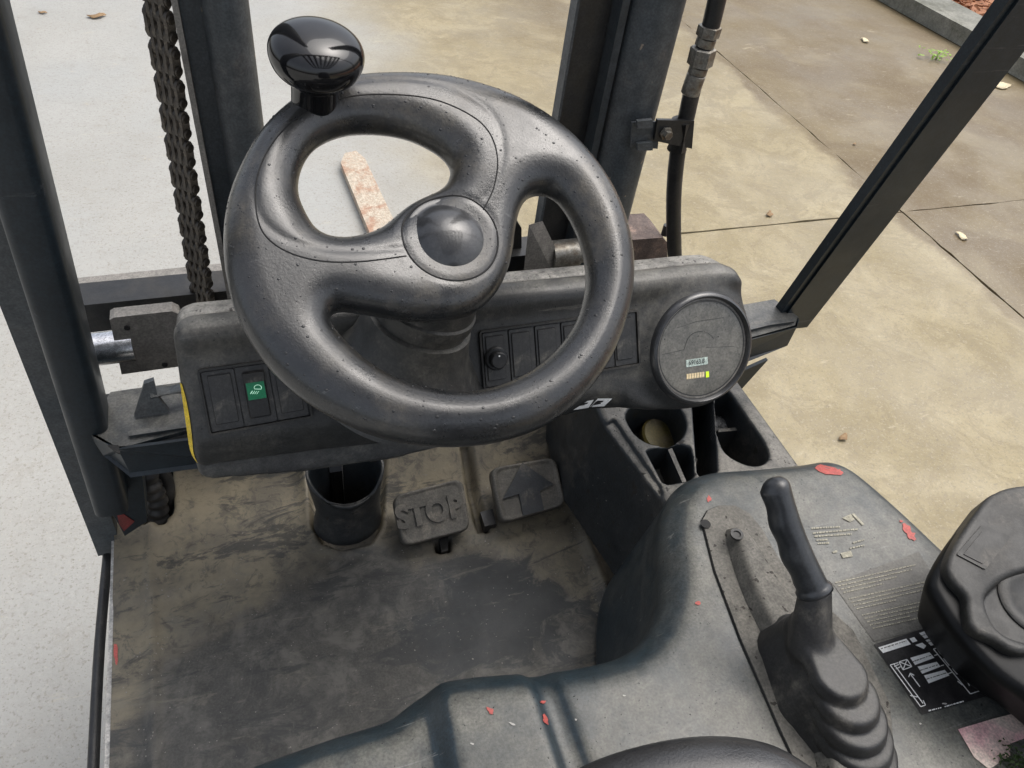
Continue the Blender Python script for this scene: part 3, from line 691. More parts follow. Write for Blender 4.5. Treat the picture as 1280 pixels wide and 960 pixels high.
def dash_f(n0, n1, r, inset=0.):
    def f(X, Y, Z):
                # evaluate sheared distance
        F = np.empty(np.broadcast(X, Y, Z).shape)
        for k in range(F.shape[2]):
            z = Z[0, 0, k]; F[:, :, k] = sdp(X[:, :, 0], Y[:, :, 0]+.22*min(z, 0), dpoly)+inset if k % 2 == 0 or k == F.shape[2]-1 else 0
        for k in range(1, F.shape[2]-1, 2): F[:, :, k] = .5*(F[:, :, k-1]+F[:, :, k+1])
        # raised brow along the top, and fall away to the underside
        low = np.interp(X[:, 0, 0], lowcurve[:, 0], lowcurve[:, 1])[:, None, None]
        top_ = np.interp(X[:, 0, 0], dpoly[2:8, 0], dpoly[2:8, 1])[:, None, None]
        brow = .006*np.exp(-((top_-Y-.016)/.014)**2)
        fall = np.clip((low-Y)/.035, 0, 1.4); z1 = n1+(brow-.020*fall**1.5 if n1 >= 0 else 0)
        w = np.abs(Z-(n0+z1)/2)-(z1-n0)/2; qx, qy = F+r, w+r
        G = np.minimum(np.maximum(qx, qy), 0)+np.sqrt(np.maximum(qx, 0)**2+np.maximum(qy, 0)**2)-r
        if n1 >= 0:
            dg = np.sqrt((X-gc[0])**2+(Y-gc[1])**2)-gr*1.04
            G = smin(G, ext(dg, Z, -.05, .008, .006), .02)
        return G
    return f
lo = (dpoly[:, 0].min()-.01, dpoly[:, 1].min()-.01)
hi = (dpoly[:, 0].max()+.01, dpoly[:, 1].max()+.01)
V, Q = sdf(dash_f(-.024, 0.0, .011), (lo[0], lo[1], -.034), (hi[0], hi[1]+.02, .018), .0022, 1)
dash = obj('dashboard', FD.w(V), Q, MT['dash'], FK, smooth=True)
V, Q = sdf(dash_f(-.058, -.0258, .004, .0012), (lo[0], lo[1], -.068), (hi[0], hi[1]+.06, -.018), .0032, 1)
obj('rear_shell', FD.w(V), Q, MT['dash_top'], dash, smooth=True)
bd = bvh_of(dash)

def rrect(P, r=.15, n=4):
    P = np.array(P, float); out = []; m = len(P)
    for i in range(m):
        a, b_, c = P[i-1], P[i], P[(i+1) % m]; L1, L2 = np.linalg.norm(a-b_), np.linalg.norm(c-b_)
        rr = min(r, L1/2.2, L2/2.2)
        p, q = b_+(a-b_)/L1*rr, b_+(c-b_)/L2*rr
        for k in range(n+1):
            s = k/n; out.append((1-s)**2*p+2*s*(1-s)*b_+s*s*q)
    return out
def dprism(name, P, h0, h1, mt, par, rad_=.002, bev=.0006, fr=FD, lab=None, seg=2):
    Q_ = [fr.px(x, y, h0) for x, y in P]; Q_ = rrect(Q_, rad_, 3) if rad_ else Q_
    W = fr.w(np.array([(a, b_, h0) for a, b_ in Q_]))
    return obj(name, *prism(W, fr.n*(h1-h0), bev, seg), mt, par, label=lab, smooth=True, sharp=50)
def lerp2(P, u, v):
    P = np.array(P, float); return (1-u)*(1-v)*P[0]+u*(1-v)*P[1]+u*v*P[2]+(1-u)*v*P[3]
def sub(P, u0, v0, u1, v1): return [lerp2(P, u0, v0), lerp2(P, u1, v0), lerp2(P, u1, v1), lerp2(P, u0, v1)]
HB = .0012
# left switch panel
LPn = [(246, 461), (378, 443), (391, 520), (262, 543)]
def ringframe(name, P, h0, h1, wdt, par, mt):
    Qo = rrect([FD.px(x, y, h0) for x, y in P], .004, 4); c = np.mean(Qo, 0)
    ins = []
    m = len(Qo)
    for i in range(m):
        tv = nrm(np.append(Qo[(i+1) % m]-Qo[i-1], 0)); nv = np.cross(Z_, tv)[:2]
        if nv@(c-Qo[i]) < 0: nv = -nv
        ins.append(Qo[i]+nv*wdt)
    V = [(*q, h0) for q in Qo]+[(*q, h1) for q in Qo]+[(*q, h1) for q in ins]+[(*q, h0) for q in ins]; F = []
    for i in range(m):
        j = (i+1) % m
        for k in range(3): F.append((k*m+i, k*m+j, (k+1)*m+j, (k+1)*m+i))
    bm = bmesh.new(); vs = [bm.verts.new(v) for v in FD.w(np.array(V))]
    for f in F: bm.faces.new([vs[i] for i in f])
    return obj(name, *bm_out(bm), mt, par)
def tile(P, mt=None, inner=True):
    o = dprism('switch_tile', P, HB-.004, HB+.0012, MT['tile'], dash, .002)
    if inner: dprism('tile_border', sub(P, .14, .08, .88, .92), HB+.0012, HB+.0020, MT['pit'], dash, .0015, .0004); dprism('tile_inset', sub(P, .16, .10, .86, .905), HB+.0012, HB+.0027, MT['tile'], dash, .0015, .0005)
    return o
ringframe('panel_frame', LPn, HB-.003, HB+.0034, .0022, dash, MT['arm'])
dprism('panel_gap', sub(LPn, .02, .03, .98, .97), -.004, HB-.0015, MT['pit'], dash, .003, 0)
cuts = [.03, .345, .665, .97]
for i in (0, 2): tile(sub(LPn, cuts[i]+.006, .05, cuts[i+1]-.006, .95))
P1 = sub(LPn, cuts[1]+.006, .05, cuts[2]-.006, .95)
tile(P1, inner=False)
dprism('switch_recess', sub(P1, .18, .10, .86, .92), HB+.0012, HB+.0016, MT['pit'], dash, .002, 0)
sw = dprism('rocker_switch', sub(P1, .22, .24, .82, .88), HB+.0014, HB+.0050, MT['dark'], dash, .0015, .001, lab='headlight rocker switch with green lens')
dprism('rocker_lip', sub(P1, .20, .12, .84, .28), HB+.0014, HB+.0085, MT['arm'], sw, .0012, .0012)
GL = sub(P1, .24, .30, .80, .60); dprism('green_lens', GL, HB+.0050, HB+.0056, MT['green'], sw, .0006, .0002)
# headlamp symbol: D-shaped lamp with slanting beams
def pxtube(P, h, r, fr=FD, closed=False):
    Q_ = fr.w(np.array([(*fr.px(x, y, h), h) for x, y in P])); 
    if closed: Q_ = np.vstack([Q_, Q_[:1]])
    return sweep(Q_, r, 6)
sc = lerp2(GL, .62, .38)
arc = [(sc[0]+4.6*math.cos(g), sc[1]-.3-3.6*math.sin(g)) for g in np.linspace(-.5, 3.6, 12)]
parts = [pxtube(arc+[arc[0]], HB+.0058, .00035)]
for dx in (-6, -3.4, -.8, 1.8): parts.append(pxtube([(sc[0]+dx-.6, sc[1]+4.0), (sc[0]+dx-3.2, sc[1]+7.6)], HB+.0058, .00032))
parts.append(pxtube([(sc[0]-6.6, sc[1]+3.6), (sc[0]-8.8, sc[1]+6.8)], HB+.0058, .0005))
obj('headlamp_symbol', *merge(*parts), MT['mint'], sw)
# right switch panel
RPn = [(597, 413), (795, 386), (798, 455), (603, 487)]
ringframe('panel_frame', RPn, HB-.003, HB+.0034, .0022, dash, MT['arm'])
dprism('panel_gap', sub(RPn, .01, .03, .99, .97), -.004, HB-.0015, MT['pit'], dash, .003, 0)
ru = [.015, .18, .345, .51, .675, .84, .985]
for i in range(6):
    P = sub(RPn, ru[i]+.005, .05, ru[i+1]-.005, .95); tile(P, inner=True)
kc = FD.px(618.5, 447); kp = FD.w(A3(kc[0], kc[1], HB+.001))
kn = obj('rotary_knob', *lathe([(.0135, 0), (.0135, .004), (.0120, .006), (.0098, .0062), (.0094, .014), (.0082, .0155)], kp, FD.n, 40), MT['dark'], dash, smooth=True, sharp=35, label='small round black knob')
obj('knob_dot', *lathe([(.0010, 0), (.0010, .0004)], kp+FD.n*.0155+FD.ey*.0055, FD.n, 10), MT['white'], kn)
# gauge
gp = FD.w(A3(gc[0], gc[1], 0))
bez = obj('gauge_bezel', *lathe([(gr*1.06, -.004), (gr*1.06, .004), (gr*1.02, .0125), (gr*.985, .0160), (gr*.955, .0165), (gr*.925, .0140), (gr*.915, .0060), (gr*.915, .002)], gp, FD.n, 96), MT['cap'], dash, smooth=True, sharp=50)
gf = obj('gauge_face', *lathe([(gr*.93, .003), (gr*.93, .0078), (gr*.90, .0095), (gr*.86, .0098), (gr*.84, .0099), (gr*.6, .0100), (gr*.3, .0100), (0.0005, .0100)], gp, FD.n, 96), MT['glass'], dash, smooth=True)
hg = .0101
obj('dial_rim', *lathe([(gr*.925, .0065), (gr*.915, .0100), (gr*.885, .0103), (gr*.882, .0085)], gp, FD.n, 96), MT['plate'], gf, smooth=True, sharp=40)
def garc(x0, x1, pts): return pxtube(pts, hg, .0004)
arc = [(876+19*math.cos(g), 434-20*math.sin(g)) for g in np.linspace(2.9, .55, 14)]
obj('dial_arc', *merge(pxtube([(828, 443), (855, 437)]+arc[:9], hg, .00035), pxtube(arc[9:], hg, .00018), pxtube([(883, 434), (918, 433)], hg, .00028), pxtube([(846, 410), (870, 402), (905, 397)], hg, .00028)), MT['glass_ln'], gf)
FG = Frame(gp+FD.n*0, FD.n, ex=(onpl(888, 445, gp, FD.n)-onpl(858, 449, gp, FD.n)))
dprism('lcd_display', [(857, 450), (884, 446), (884.5, 455), (857.5, 459)], hg-.0004, hg+.0004, MT['lcd'], gf, 0, 0, fr=FD)
u0 = np.array(FG.px(870.5, 452.5, hg))
obj('hour_digits', *text('69163.8', FG, u0[0], u0[1], .0082, 0, .0001, sx=.86, h=hg+.0007), MT['glass_ln'], gf)
for i in range(7):
    x = 858+i*3.25; y = 473.5-(i*.43)
    dprism('charge_segment', [(x, y-6), (x+2.4, y-6.3), (x+2.5, y+1.2-1), (x+.1, y+.5)], hg-.0004, hg+.0004, MT['amber'], gf, 0, 0)
dprism('charge_segment', [(882, 464.5), (885.6, 464), (886, 471), (882.3, 471.8)], hg-.0004, hg+.0005, MT['lime'], gf, 0, 0)
# stickers on the dashboard
ys_V = []
for y_ in range(478, 577, 7):
    for x_ in np.arange(205, 275, .5):
        if hit(bd, x_, y_)[0] is not None: break
    w_ = 5.5*math.sin(math.pi*(y_-470)/112.)**.6
    ys_V.append([hit(bd, x_+.7, y_), hit(bd, x_+.7+w_, y_+2)])
V = [h[0]+h[1]*.0010 for r_ in ys_V for h in r_]
obj('yellow_sticker', V, [(2*i, 2*i+1, 2*i+3, 2*i+2) for i in range(len(ys_V)-1)], MT['yellow'], dash)
decal('model_decal', bd, [[(716, 511.8), (734, 500.5), (742, 499), (735.5, 508.8)], [(737, 508), (747, 497.5), (765, 497.5), (755, 507)]], MT['white'], dash, .0010, 4)
decal('model_numeral', bd, [[(724, 506), (729, 502.6), (735, 501.6), (733, 503.4)], [(724, 506.2), (729.5, 505.3), (732.6, 503.2), (735, 502.9), (731, 507)][:4], [(742, 503), (746.5, 499.6), (754, 499.8), (752.5, 501.4)],
      [(740, 505.5), (743, 502.6), (751.5, 502.0), (750, 503.6)], [(735.5, 509.4), (742.5, 502.6), (744.5, 500.8), (738, 508.4)]], MT['tplate'], dash, .0018, 4)

# ---- brackets between dash and pillars
BL = obj('cab_bracket', *prism([onz(x, y, .93) for x, y in ((110, 540), (138, 490), (165, 486), (300, 468), (300, 520), (150, 560), (118, 548))], (0, 0, -.006), .002), MT['bracket'], FK, label='left sheet steel bracket between pillar and dashboard')
pb = [onz(x, y, .93) for x, y in ((110, 540), (150, 560), (300, 538))]
obj('bracket_lip', *prism([onz(110, 541, .93), onz(146, 562, .93), onz(300, 542, .93), onz(300, 542, .93)-Z_*.052, onz(150, 562, .93)-Z_*.050, onz(120, 548, .93)-Z_*.03], (0, .004, 0), .0015), MT['paint'], BL)
obj('bracket_rib', *prism([onz(x, y, .933) for x, y in ((160, 541), (235, 530), (300, 522), (300, 527), (235, 536), (162, 547))], (0, 0, .003), .0012), MT['bracket'], BL)
obj('bracket_slot', *prism([onz(x, y, .9335) for x, y in ((134, 556), (148, 556), (150, 566), (146, 565))], (0, 0, -.003), 0), MT['pit'], BL)
l1 = [onz(x, y, .934) for x, y in ((168, 520), (183, 476), (196, 478), (210, 515))]
lz = [0, .042, .040, 0]
tab = obj('latch', *prism([onz(168, 521, .934), onz(212, 515, .934), onz(197, 496, .955), onz(192, 476, .975), onz(180, 480, .972)], (0, .006, 0), .0015), MT['steel'], FK)
obj('latch_rod', *sweep([onz(188, 492, .955), onz(235, 484, .955)], .007, 14), MT['steel'], tab, smooth=True, sharp=40)
BR = obj('cab_bracket', *prism([onz(x, y, .975) for x, y in ((900, 385), (934, 380), (968, 374), (998, 396), (996, 408), (934, 425), (900, 430))], (0, 0, -.006), .002), MT['bracket'], FK, label='right sheet steel bracket between dashboard and pillar')
obj('bracket_lip', *prism([onz(900, 431, .975), onz(934, 426, .975), onz(996, 409, .975), onz(999, 399, .975), onz(996, 409, .975)-Z_*.035, onz(934, 428, .975)-Z_*.045, onz(900, 432, .975)-Z_*.045], (0, .004, 0), .001), MT['paint'], BR)
obj('bracket_rib', *prism([onz(x, y, .978) for x, y in ((930, 411), (962, 403), (992, 400), (992, 404), (962, 408), (930, 416))], (0, 0, .003), .001), MT['bracket'], BR)
obj('gusset', *prism([ony(915, 470, .70), ony(960, 450, .70), ony(922, 492, .70), ony(900, 500, .70)], (0, .006, 0), .001), MT['paint'], FK)

# ---- overhead guard above the driver (just out of frame; it shades and mirrors in the glossy parts)
gd_ = obj('overhead_guard', *prism([A3(-.20, -.75, 2.12), A3(.72, -.75, 2.12), A3(.72, -.70, 2.12), A3(-.20, -.70, 2.12)], (0, 0, .05), .008), MT['paint'], FK)
obj('guard_rail', *prism([A3(-.20, .50, 2.12), A3(.72, .50, 2.12), A3(.72, .55, 2.12), A3(-.20, .55, 2.12)], (0, 0, .05), .008), MT['paint'], gd_)
for k in range(8):
    x_ = -.20+k*.1243; obj('guard_bar', *prism([A3(x_, -.70, 2.125), A3(x_+.058, -.70, 2.125), A3(x_+.058, .50, 2.125), A3(x_, .50, 2.125)], (0, 0, .04), .006), MT['paint'], gd_)

# ---- firewall under the dash
fw = obj('firewall', *prism([A3(-.22, .83, .58), A3(.50, .83, .58), A3(.50, .83, .80), A3(-.22, .83, .80)], (0, .01, 0), .002), MT['dark'], FK)
obj('lower_cover', *prism([onz(x, y, .84) for x, y in ((205, 540), (380, 520), (520, 500), (520, 545), (400, 570), (205, 590))], (0, 0, .03), .006), MT['dark'], FK)

# ---- floor
fx0, fx1, fy0, fy1 = -.245, .475, .10, .83; hstep = .0045
gx = np.arange(fx0, fx1+hstep, hstep); gy = np.arange(fy0, fy1+hstep, hstep); GX, GY = np.meshgrid(gx, gy, indexing='ij')
def ss(a, b, x): t_ = np.clip((x-a)/(b-a), 0, 1); return t_*t_*(3-2*t_)
Zf = np.full(GX.shape, .62)
Zf -= .010*ss(-.185, -.200, GX)*0
Zf += .006*np.exp(-((GX+.196)/.007)**2)
Zf += .12*ss(.66, .86, GY)*ss(.00, .10, GX)
Zf += .006*ss(.62, .645, GY-.02*np.sin(GX*9))
Zf += .003*np.sin(GX*23+GY*9)*ss(.2, .3, GY)*.35
Zf += .010*np.exp(-((GX-(.455-(.78-GY)*.10))/.010)**2)
pitp = np.array([onz(x, y, .62)[:2] for x, y in ((172, 600), (214, 590), (216, 640), (205, 655), (178, 655))]); dpt = sdp(GX, GY, pitp); Zf -= .10*ss(.004, -.004, dpt)
colp = np.array([onz(x, y, .62)[:2] for x, y in ((386, 590), (392, 660), (402, 680), (430, 687), (462, 680), (476, 660), (482, 590))]); dcp = sdp(GX, GY, colp)
Zf -= .02*ss(.003, -.003, dcp); Zf += .004*np.exp(-((dcp-.007)/.005)**2)
s1_ = np.array([onz(x, y, .64)[:2] for x, y in ((572, 565), (585, 562), (612, 655), (600, 655))]); Zf -= .03*ss(.002, -.003, sdp(GX, GY, s1_))
s2_ = np.array([onz(x, y, .62)[:2] for x, y in ((543, 676), (562, 672), (564, 688), (546, 690))]); Zf -= .03*ss(.002, -.003, sdp(GX, GY, s2_))
ringc = onz(263, 720, .62); rr_ = np.hypot(GX-ringc[0], GY-ringc[1]); Zf -= .003*np.exp(-((rr_-.006)/.003)**2)
nxg, nyg = GX.shape; V = np.stack([GX.ravel(), GY.ravel(), Zf.ravel()], 1)
I = np.arange(nxg*nyg).reshape(nxg, nyg); Q = np.stack([I[:-1, :-1].ravel(), I[1:, :-1].ravel(), I[1:, 1:].ravel(), I[:-1, 1:].ravel()], 1)
flo = obj('floor_mat', V, Q, MT['floor'], FK, smooth=True)
bf = bvh_of(flo)
def blob0(c, rx, ry, n=11): return [(c[0]+rx*math.cos(g)*f, c[1]+ry*math.sin(g)*f) for g, f in [(2*math.pi*k/n, random.uniform(.55, 1.2)) for k in range(n)]]
obj('floor_plate', *prism([A3(-.252, .05, .612), A3(-.246, .05, .612), A3(-.246, .74, .612), A3(-.252, .73, .612)], (0, 0, -.16), .002), MT['chip'], FK, label='step edge scraped to bare white metal')
obj('side_bumper', *sweep(spline([A3(-.262, .02, .585), A3(-.270, .3, .585), A3(-.270, .55, .585), A3(-.262, .72, .590)], 6, False), .007, 12), MT['hose'], FK, smooth=True)
obj('chassis_side', *prism([A3(-.255, -.4, .57), A3(.70, -.4, .57), A3(.70, .84, .57), A3(-.255, .84, .57)], (0, 0, -.35), .01), MT['paint'], FK)
decal('red_paint_patch', bf, [blob0((145, 818), 3, 14)], MT['redmark'], FK, .001, 10)
# corrugated hose in the pit and a block
hpth = spline([ony(176, 560, .79), ony(186, 600, .77), ony(196, 625, .76), ony(198, 650, .75)], 10, False)
rr = [.013+(.0025 if k % 4 < 2 else 0) for k in range(len(hpth))]
obj('cable_conduit', *sweep(hpth, rr, 14), MT['hose'], FK, smooth=True)
hpth = spline([ony(190, 570, .80), ony(208, 600, .79), ony(210, 625, .78), ony(205, 648, .78)], 8, False)
obj('cable_conduit', *sweep(hpth, .010, 12), MT['hose'], FK, smooth=True)
obj('firewall_hole', *lathe([(.011, 0), (.011, .002)], ony(194, 595, .8285), Y_, 24), MT['chip'], fw)

# ---- pedals
def pedal(P, zc, mt, name):
    c = np.mean(np.array(P), 0); p0 = onz(c[0], c[1], zc); fr = Frame(p0, A3(0, -.45, .89), X_)
    q = rrect([fr.px(*p) for p in P], .016, 5); cc = np.mean(q, 0)
    V = []; rings = [(1, -.016), (1.0, -.004), (.985, .001), (.955, .003), (.90, .0032), (.86, .0012), (.80, .0008), (.3, .0008)]; F = []
    n = len(q)
    for s, h_ in rings: V += [(*(cc+(p-cc)*s), h_) for p in q]
    for i in range(len(rings)-1):
        for k in range(n): F.append((i*n+k, i*n+(k+1) % n, (i+1)*n+(k+1) % n, (i+1)*n+k))
    F.append(tuple((len(rings)-1)*n+k for k in range(n))); F.append(tuple(range(n))[::-1])
    o = obj(name, fr.w(np.array(V)), F, mt, FK, smooth=True); return o, fr, q
bp_, fb, q = pedal([(490, 620), (578, 597), (589, 662), (503, 684)], .665, MT['pedal'], 'brake_pedal')
bp_['label'] = 'rubber brake pedal with raised word STOP'
fbt = Frame(fb.p0, fb.n, onpl(585, 632, fb.p0, fb.n)-onpl(495, 651, fb.p0, fb.n))
uu = fbt.px(537, 641); obj('stop_lettering', *text('STOP', fbt, uu[0], uu[1], .046, .0020, .0024, sx=.92, h=.0026), MT['pedal'], bp_, smooth=True, sharp=30)
ap_, fa, q = pedal([(612, 585), (694, 571), (708, 632), (626, 655)], .675, MT['pedal'], 'accelerator_pedal')
ap_['label'] = 'rubber accelerator pedal with raised arrow'
ar = [(655, 578), (690, 608), (679, 614), (683, 638), (656, 645), (651, 619), (638, 624)]
ar = [(652, 579), (691, 606), (674, 614), (679, 638), (653, 645), (648, 618), (628, 624)]
obj('arrow_emblem', *prism(fa.w(np.array([(*fa.px(x, y), .0006) for x, y in ar])), fa.n*.0042, .0012), MT['pedal_dk'], ap_)
for P, z in (([(548, 668), (560, 665), (560, 688), (552, 690)], .62), ([(600, 640), (616, 636), (620, 655), (606, 658)], .63)):
    obj('pedal_arm', *prism([onz(x, y, z) for x, y in P], (0, 0, -.02), .002), MT['steel_dk'], FK)

# ---- steering column shroud standing on the floor (open, bent tube)
cb = onz(435, 655, .62); ctp = onz(432, 592, .735)
V, F = [], []; n = 40; rings = []
prof = [(0.0, .046, .0), (.06, .050, .0), (.16, .049, .0), (.30, .045, .002), (.45, .044, .0), (.62, .047, 0), (.8, .050, 0), (.93, .053, 0), (1.0, .054, 0)]
for (s, r_, o_) in prof:
    c = cb*(1-s)+ctp*s
    for k in range(n):
        g = 2*math.pi*k/n; dz = (-.030*max(0, -math.sin(g))**2 if s > .9 else 0) + (.012*abs(math.cos(g)) if s > .9 else 0)
        lump = 1+.035*math.sin(3*g+5*s)*math.sin(math.pi*s)+.05*math.sin(2*g+1.0)*math.exp(-((s-.35)/.18)**2); V.append(c+A3(r_*1.02*math.cos(g)*lump, r_*.82*math.sin(g)*lump, dz*((s-.9)/.1 if s > .9 else 0)))
m_ = len(V)
for (s, r_, o_) in prof[::-1]:
    c = cb*(1-s)+ctp*s
    for k in range(n):
        g = 2*math.pi*k/n; dz = (-.030*max(0, -math.sin(g))**2 if s > .9 else 0)+(.012*abs(math.cos(g)) if s > .9 else 0)
        V.append(c+A3((r_-.004)*1.02*math.cos(g), (r_-.004)*.82*math.sin(g), dz*((s-.9)/.1 if s > .9 else 0)))
for i in range(2*len(prof)-1):
    for k in range(n): F.append((i*n+k, i*n+(k+1) % n, (i+1)*n+(k+1) % n, (i+1)*n+k))
obj('column_shroud', V, F, MT['wall'], FK, smooth=True)
obj('column_shaft', *sweep([cb+A3(-.01, .025, .0), ctp+A3(-.01, .03, .07)], .010, 12), MT['dark'], FK, smooth=True)

# ---- console: tray section and hood
zt = .85
def zpoly(P, z): return np.array([onz(x, y, z)[:2] for x, y in P])
tout = zpoly([(752, 522), (735, 480), (720, 430), (800, 400), (900, 440), (925, 478), (1003, 585), (1040, 640), (845, 650), (822, 612)], zt)
holes = [spline(zpoly([(783, 517), (790, 537), (806, 551), (826, 556), (846, 552), (857, 538), (855, 518), (838, 500), (800, 502)], zt), 5),
         zpoly([(808, 563), (816, 560), (850, 554), (863, 558), (867, 570), (868, 594), (862, 600), (836, 605), (828, 602)], zt),
         zpoly([(865, 480), (889, 480), (893, 500), (897, 588), (892, 593), (876, 595), (872, 590), (866, 510)], zt),
         spline(zpoly([(896, 490), (910, 488), (925, 508), (944, 535), (958, 557), (961, 572), (950, 581), (930, 579), (908, 566), (898, 545), (896, 520)], zt), 5)]
groove = zpoly([(757, 530), (775, 560), (800, 592), (823, 618), (829, 617), (826, 606), (790, 555), (768, 523)], zt)
mn, mxx = tout.min(0), tout.max(0)
def tray_f(X, Y, Z):
    X2, Y2 = X[:, :, 0], Y[:, :, 0]; d = sdp(X2, Y2, tout)[:, :, None]
    G = ext(d-.13*(zt-Z), Z, .60, zt, .008)
    for i, h in enumerate(holes):
        dh = sdp(X2, Y2, h)[:, :, None]; G = smax(G, -np.maximum(dh+.03*(zt-Z), (zt-(.07, .05, .13, .09)[i])-Z), .004)
    dg_ = sdp(X2, Y2, groove)[:, :, None]; G = smax(G, -np.maximum(dg_, (zt-.006)-Z), .002)
    return G
V, Q = sdf(tray_f, (mn[0]-.04, mn[1]-.02, .66), (mxx[0]+.04, mxx[1]+.02, zt+.01), .0028, 0)
tray = obj('storage_tray', V, Q, MT['wall'], FK, smooth=True)
obj('tray_divider', *prism([onz(835, 562, zt-.004), onz(840, 560, zt-.004), onz(858, 602, zt-.004), onz(853, 603, zt-.004)], (0, 0, -.045), .0008), MT['wall'], tray)
obj('tray_divider', *prism([onz(898, 536, zt-.035), onz(935, 533, zt-.035), onz(935, 537, zt-.035), onz(898, 540, zt-.035)], (0, 0, -.045), .0008), MT['wall'], tray)
# contents
c = onz(822, 548, zt-.062); c[2] = zt-.062
tag(obj('lid', *lathe([(.030, 0), (.030, .010), (.027, .013), (.0005, .012)], c, nrm(A3(.1, -.3, 1)), 36), MT['lid'], smooth=True, sharp=40), 'dirty yellow round lid lying in the round cup pocket of the tray', 'lid')
def crumple(name, px, py, z, r, mt, label, cat):
    V, F, n, m = [], [], 14, 9; c = onz(px, py, z)
    for i in range(m+1):
        for k in range(n):
            th, g = math.pi*i/m, 2*math.pi*k/n; rr = r*(1+random.uniform(-.28, .22))
            V.append(c+A3(rr*math.sin(th)*math.cos(g), rr*math.sin(th)*math.sin(g), .5*rr*math.cos(th)))
    for i in range(m):
        for k in range(n): F.append((i*n+k, (i+1)*n+k, (i+1)*n+(k+1) % n, i*n+(k+1) % n))
    return tag(obj(name, V, F, mt), label, cat)
crumple('plastic_wrapper', 902, 532, zt-.055, .017, MT['film'], 'crumpled clear plastic wrapper in the large tray pocket by the divider', 'wrapper')
crumple('crumpled_paper', 858, 572, zt-.040, .014, MT['arm'], 'crumpled grey paper scrap in the small square tray pocket', 'paper')

zh = .90
hout_px = [(225, 985), (400, 922), (480, 897), (505, 880), (530, 864), (580, 853), (660, 846), (720, 838), (770, 825), (800, 803), (817, 770), (823, 730), (820, 680), (826, 640), (845, 612), (880, 598), (930, 594), (990, 588),
           (1025, 584), (1060, 598), (1110, 640), (1165, 692), (1280, 805), (1420, 960)]
hz = .862
hout = spline(zpoly(hout_px, hz), 4, False)
hout = np.vstack([hout, [(hout[-1][0], -.15), (hout[0][0]-.02, -.15)]])
mn, mxx = hout.min(0), hout.max(0); mn = np.maximum(mn, [-.4, -.16]); mxx = np.minimum(mxx, [1.0, 1.0])
plin = zpoly([(540, 865), (556, 960)], zh); plin2 = zpoly([(663, 845), (702, 960)], zh)
def hood_f(X, Y, Z):
    X2, Y2 = X[:, :, 0], Y[:, :, 0]; d = sdp(X2, Y2, hout)[:, :, None]
    # plinth left of the crease lies a little lower
    def sidew(L_):
        (ax_, ay_), (bx_, by_) = L_; nx_, ny_ = -(by_-ay_), bx_-ax_; l_ = math.hypot(nx_, ny_); return ((X2-ax_)*nx_+(Y2-ay_)*ny_)/l_
    s = sidew(plin); s2 = sidew(plin2)
    top_ = zh-.022*ss(.014, -.008, s)+.005*ss(.002, -.003, s2)-.006*ss(.026, .022, s2)*ss(.000, .004, s2)
    top_ = top_*1.0
    z1 = top_[:, :, None]; rr = .042
    w = np.abs(Z-(.60+z1)/2)-(z1-.60)/2; qx, qy = d-.13*np.maximum(zh-.05-Z, 0)+rr, w+rr
    return np.minimum(np.maximum(qx, qy), 0)+np.sqrt(np.maximum(qx, 0)**2+np.maximum(qy, 0)**2)-rr
V, Q = sdf(hood_f, (mn[0]-.03, mn[1]-.02, .60), (mxx[0]+.03, mxx[1]+.03, zh+.012), .0045, 1)
hood = obj('engine_hood', V, Q, MT['hood'], FK, smooth=True)
bh = bvh_of(hood)
def blob(cx_, cy_, rx, ry, a, n=11):
    return [(cx_+(rx*math.cos(g)*f)*math.cos(a)-(ry*math.sin(g)*f)*math.sin(a), cy_+(rx*math.cos(g)*f)*math.sin(a)+(ry*math.sin(g)*f)*math.cos(a)) for g, f in [(2*math.pi*k/n, random.uniform(.55, 1.25)) for k in range(n)]]
for bl in ((1036, 588, 16, 5, .22), (1132, 661, 5, 8, -.5), (1139, 670, 5, 7, -.6), (522, 868, 14, 4, -.2), (534, 872, 3.5, 9, .1), (518, 874, 7, 3, .6), (612, 888, 6, 3.5, .6), (681, 901, 3.5, 8, -.4), (886, 624, 3, 4, 0),
           (872, 754, 3.5, 3, .4), (679, 878, 4, 2.5, 0), (274, 956, 4, 2.5, 0), (1049, 590, 5, 3, .4), (1126, 652, 2.5, 2, 0)):
    decal('red_scuff', bh, [blob(*bl)], MT['redmark'], hood, .0009)
for bl in ((640, 905, 5, 1.2, .5), (930, 700, 1.5, 2, 0), (590, 930, 3, 1, .3), (720, 900, 1.5, 1.5, 0), (780, 870, 2, 1, .2), (1180, 880, 3, 1.2, .2), (1150, 905, 2, 1, .2)):
    decal('pale_scratch', bh, [blob(*bl)], MT['chip'], hood, .0009)
# worn pictogram sticker with black lines
def lines(rows, b, name, mt, par, h=1.5, jitter=.5, gap=.15):
    polys = []
    for (x0, y0, x1, y1) in rows:
        L_ = math.hypot(x1-x0, y1-y0); u = 0; ux, uy = (x1-x0)/L_, (y1-y0)/L_
        while u < L_:
            w = random.uniform(1.2, 4.5); e = min(u+w, L_); hh = h*random.uniform(.75, 1.15)
            a, b2 = (x0+ux*u, y0+uy*u), (x0+ux*e, y0+uy*e)
            polys.append([(a[0]+uy*hh/2, a[1]-ux*hh/2), (b2[0]+uy*hh/2, b2[1]-ux*hh/2), (b2[0]-uy*hh/2, b2[1]+ux*hh/2), (a[0]-uy*hh/2, a[1]+ux*hh/2)]); u = e+random.uniform(.5, 1.3)
    return decal(name, b, polys, mt, par, .0011, 12)
decal('worn_sticker', bh, [[(1040, 729), (1148, 690), (1200, 775), (1092, 802)]], MT['oldsticker'], hood, .0005, 12)
rows = []
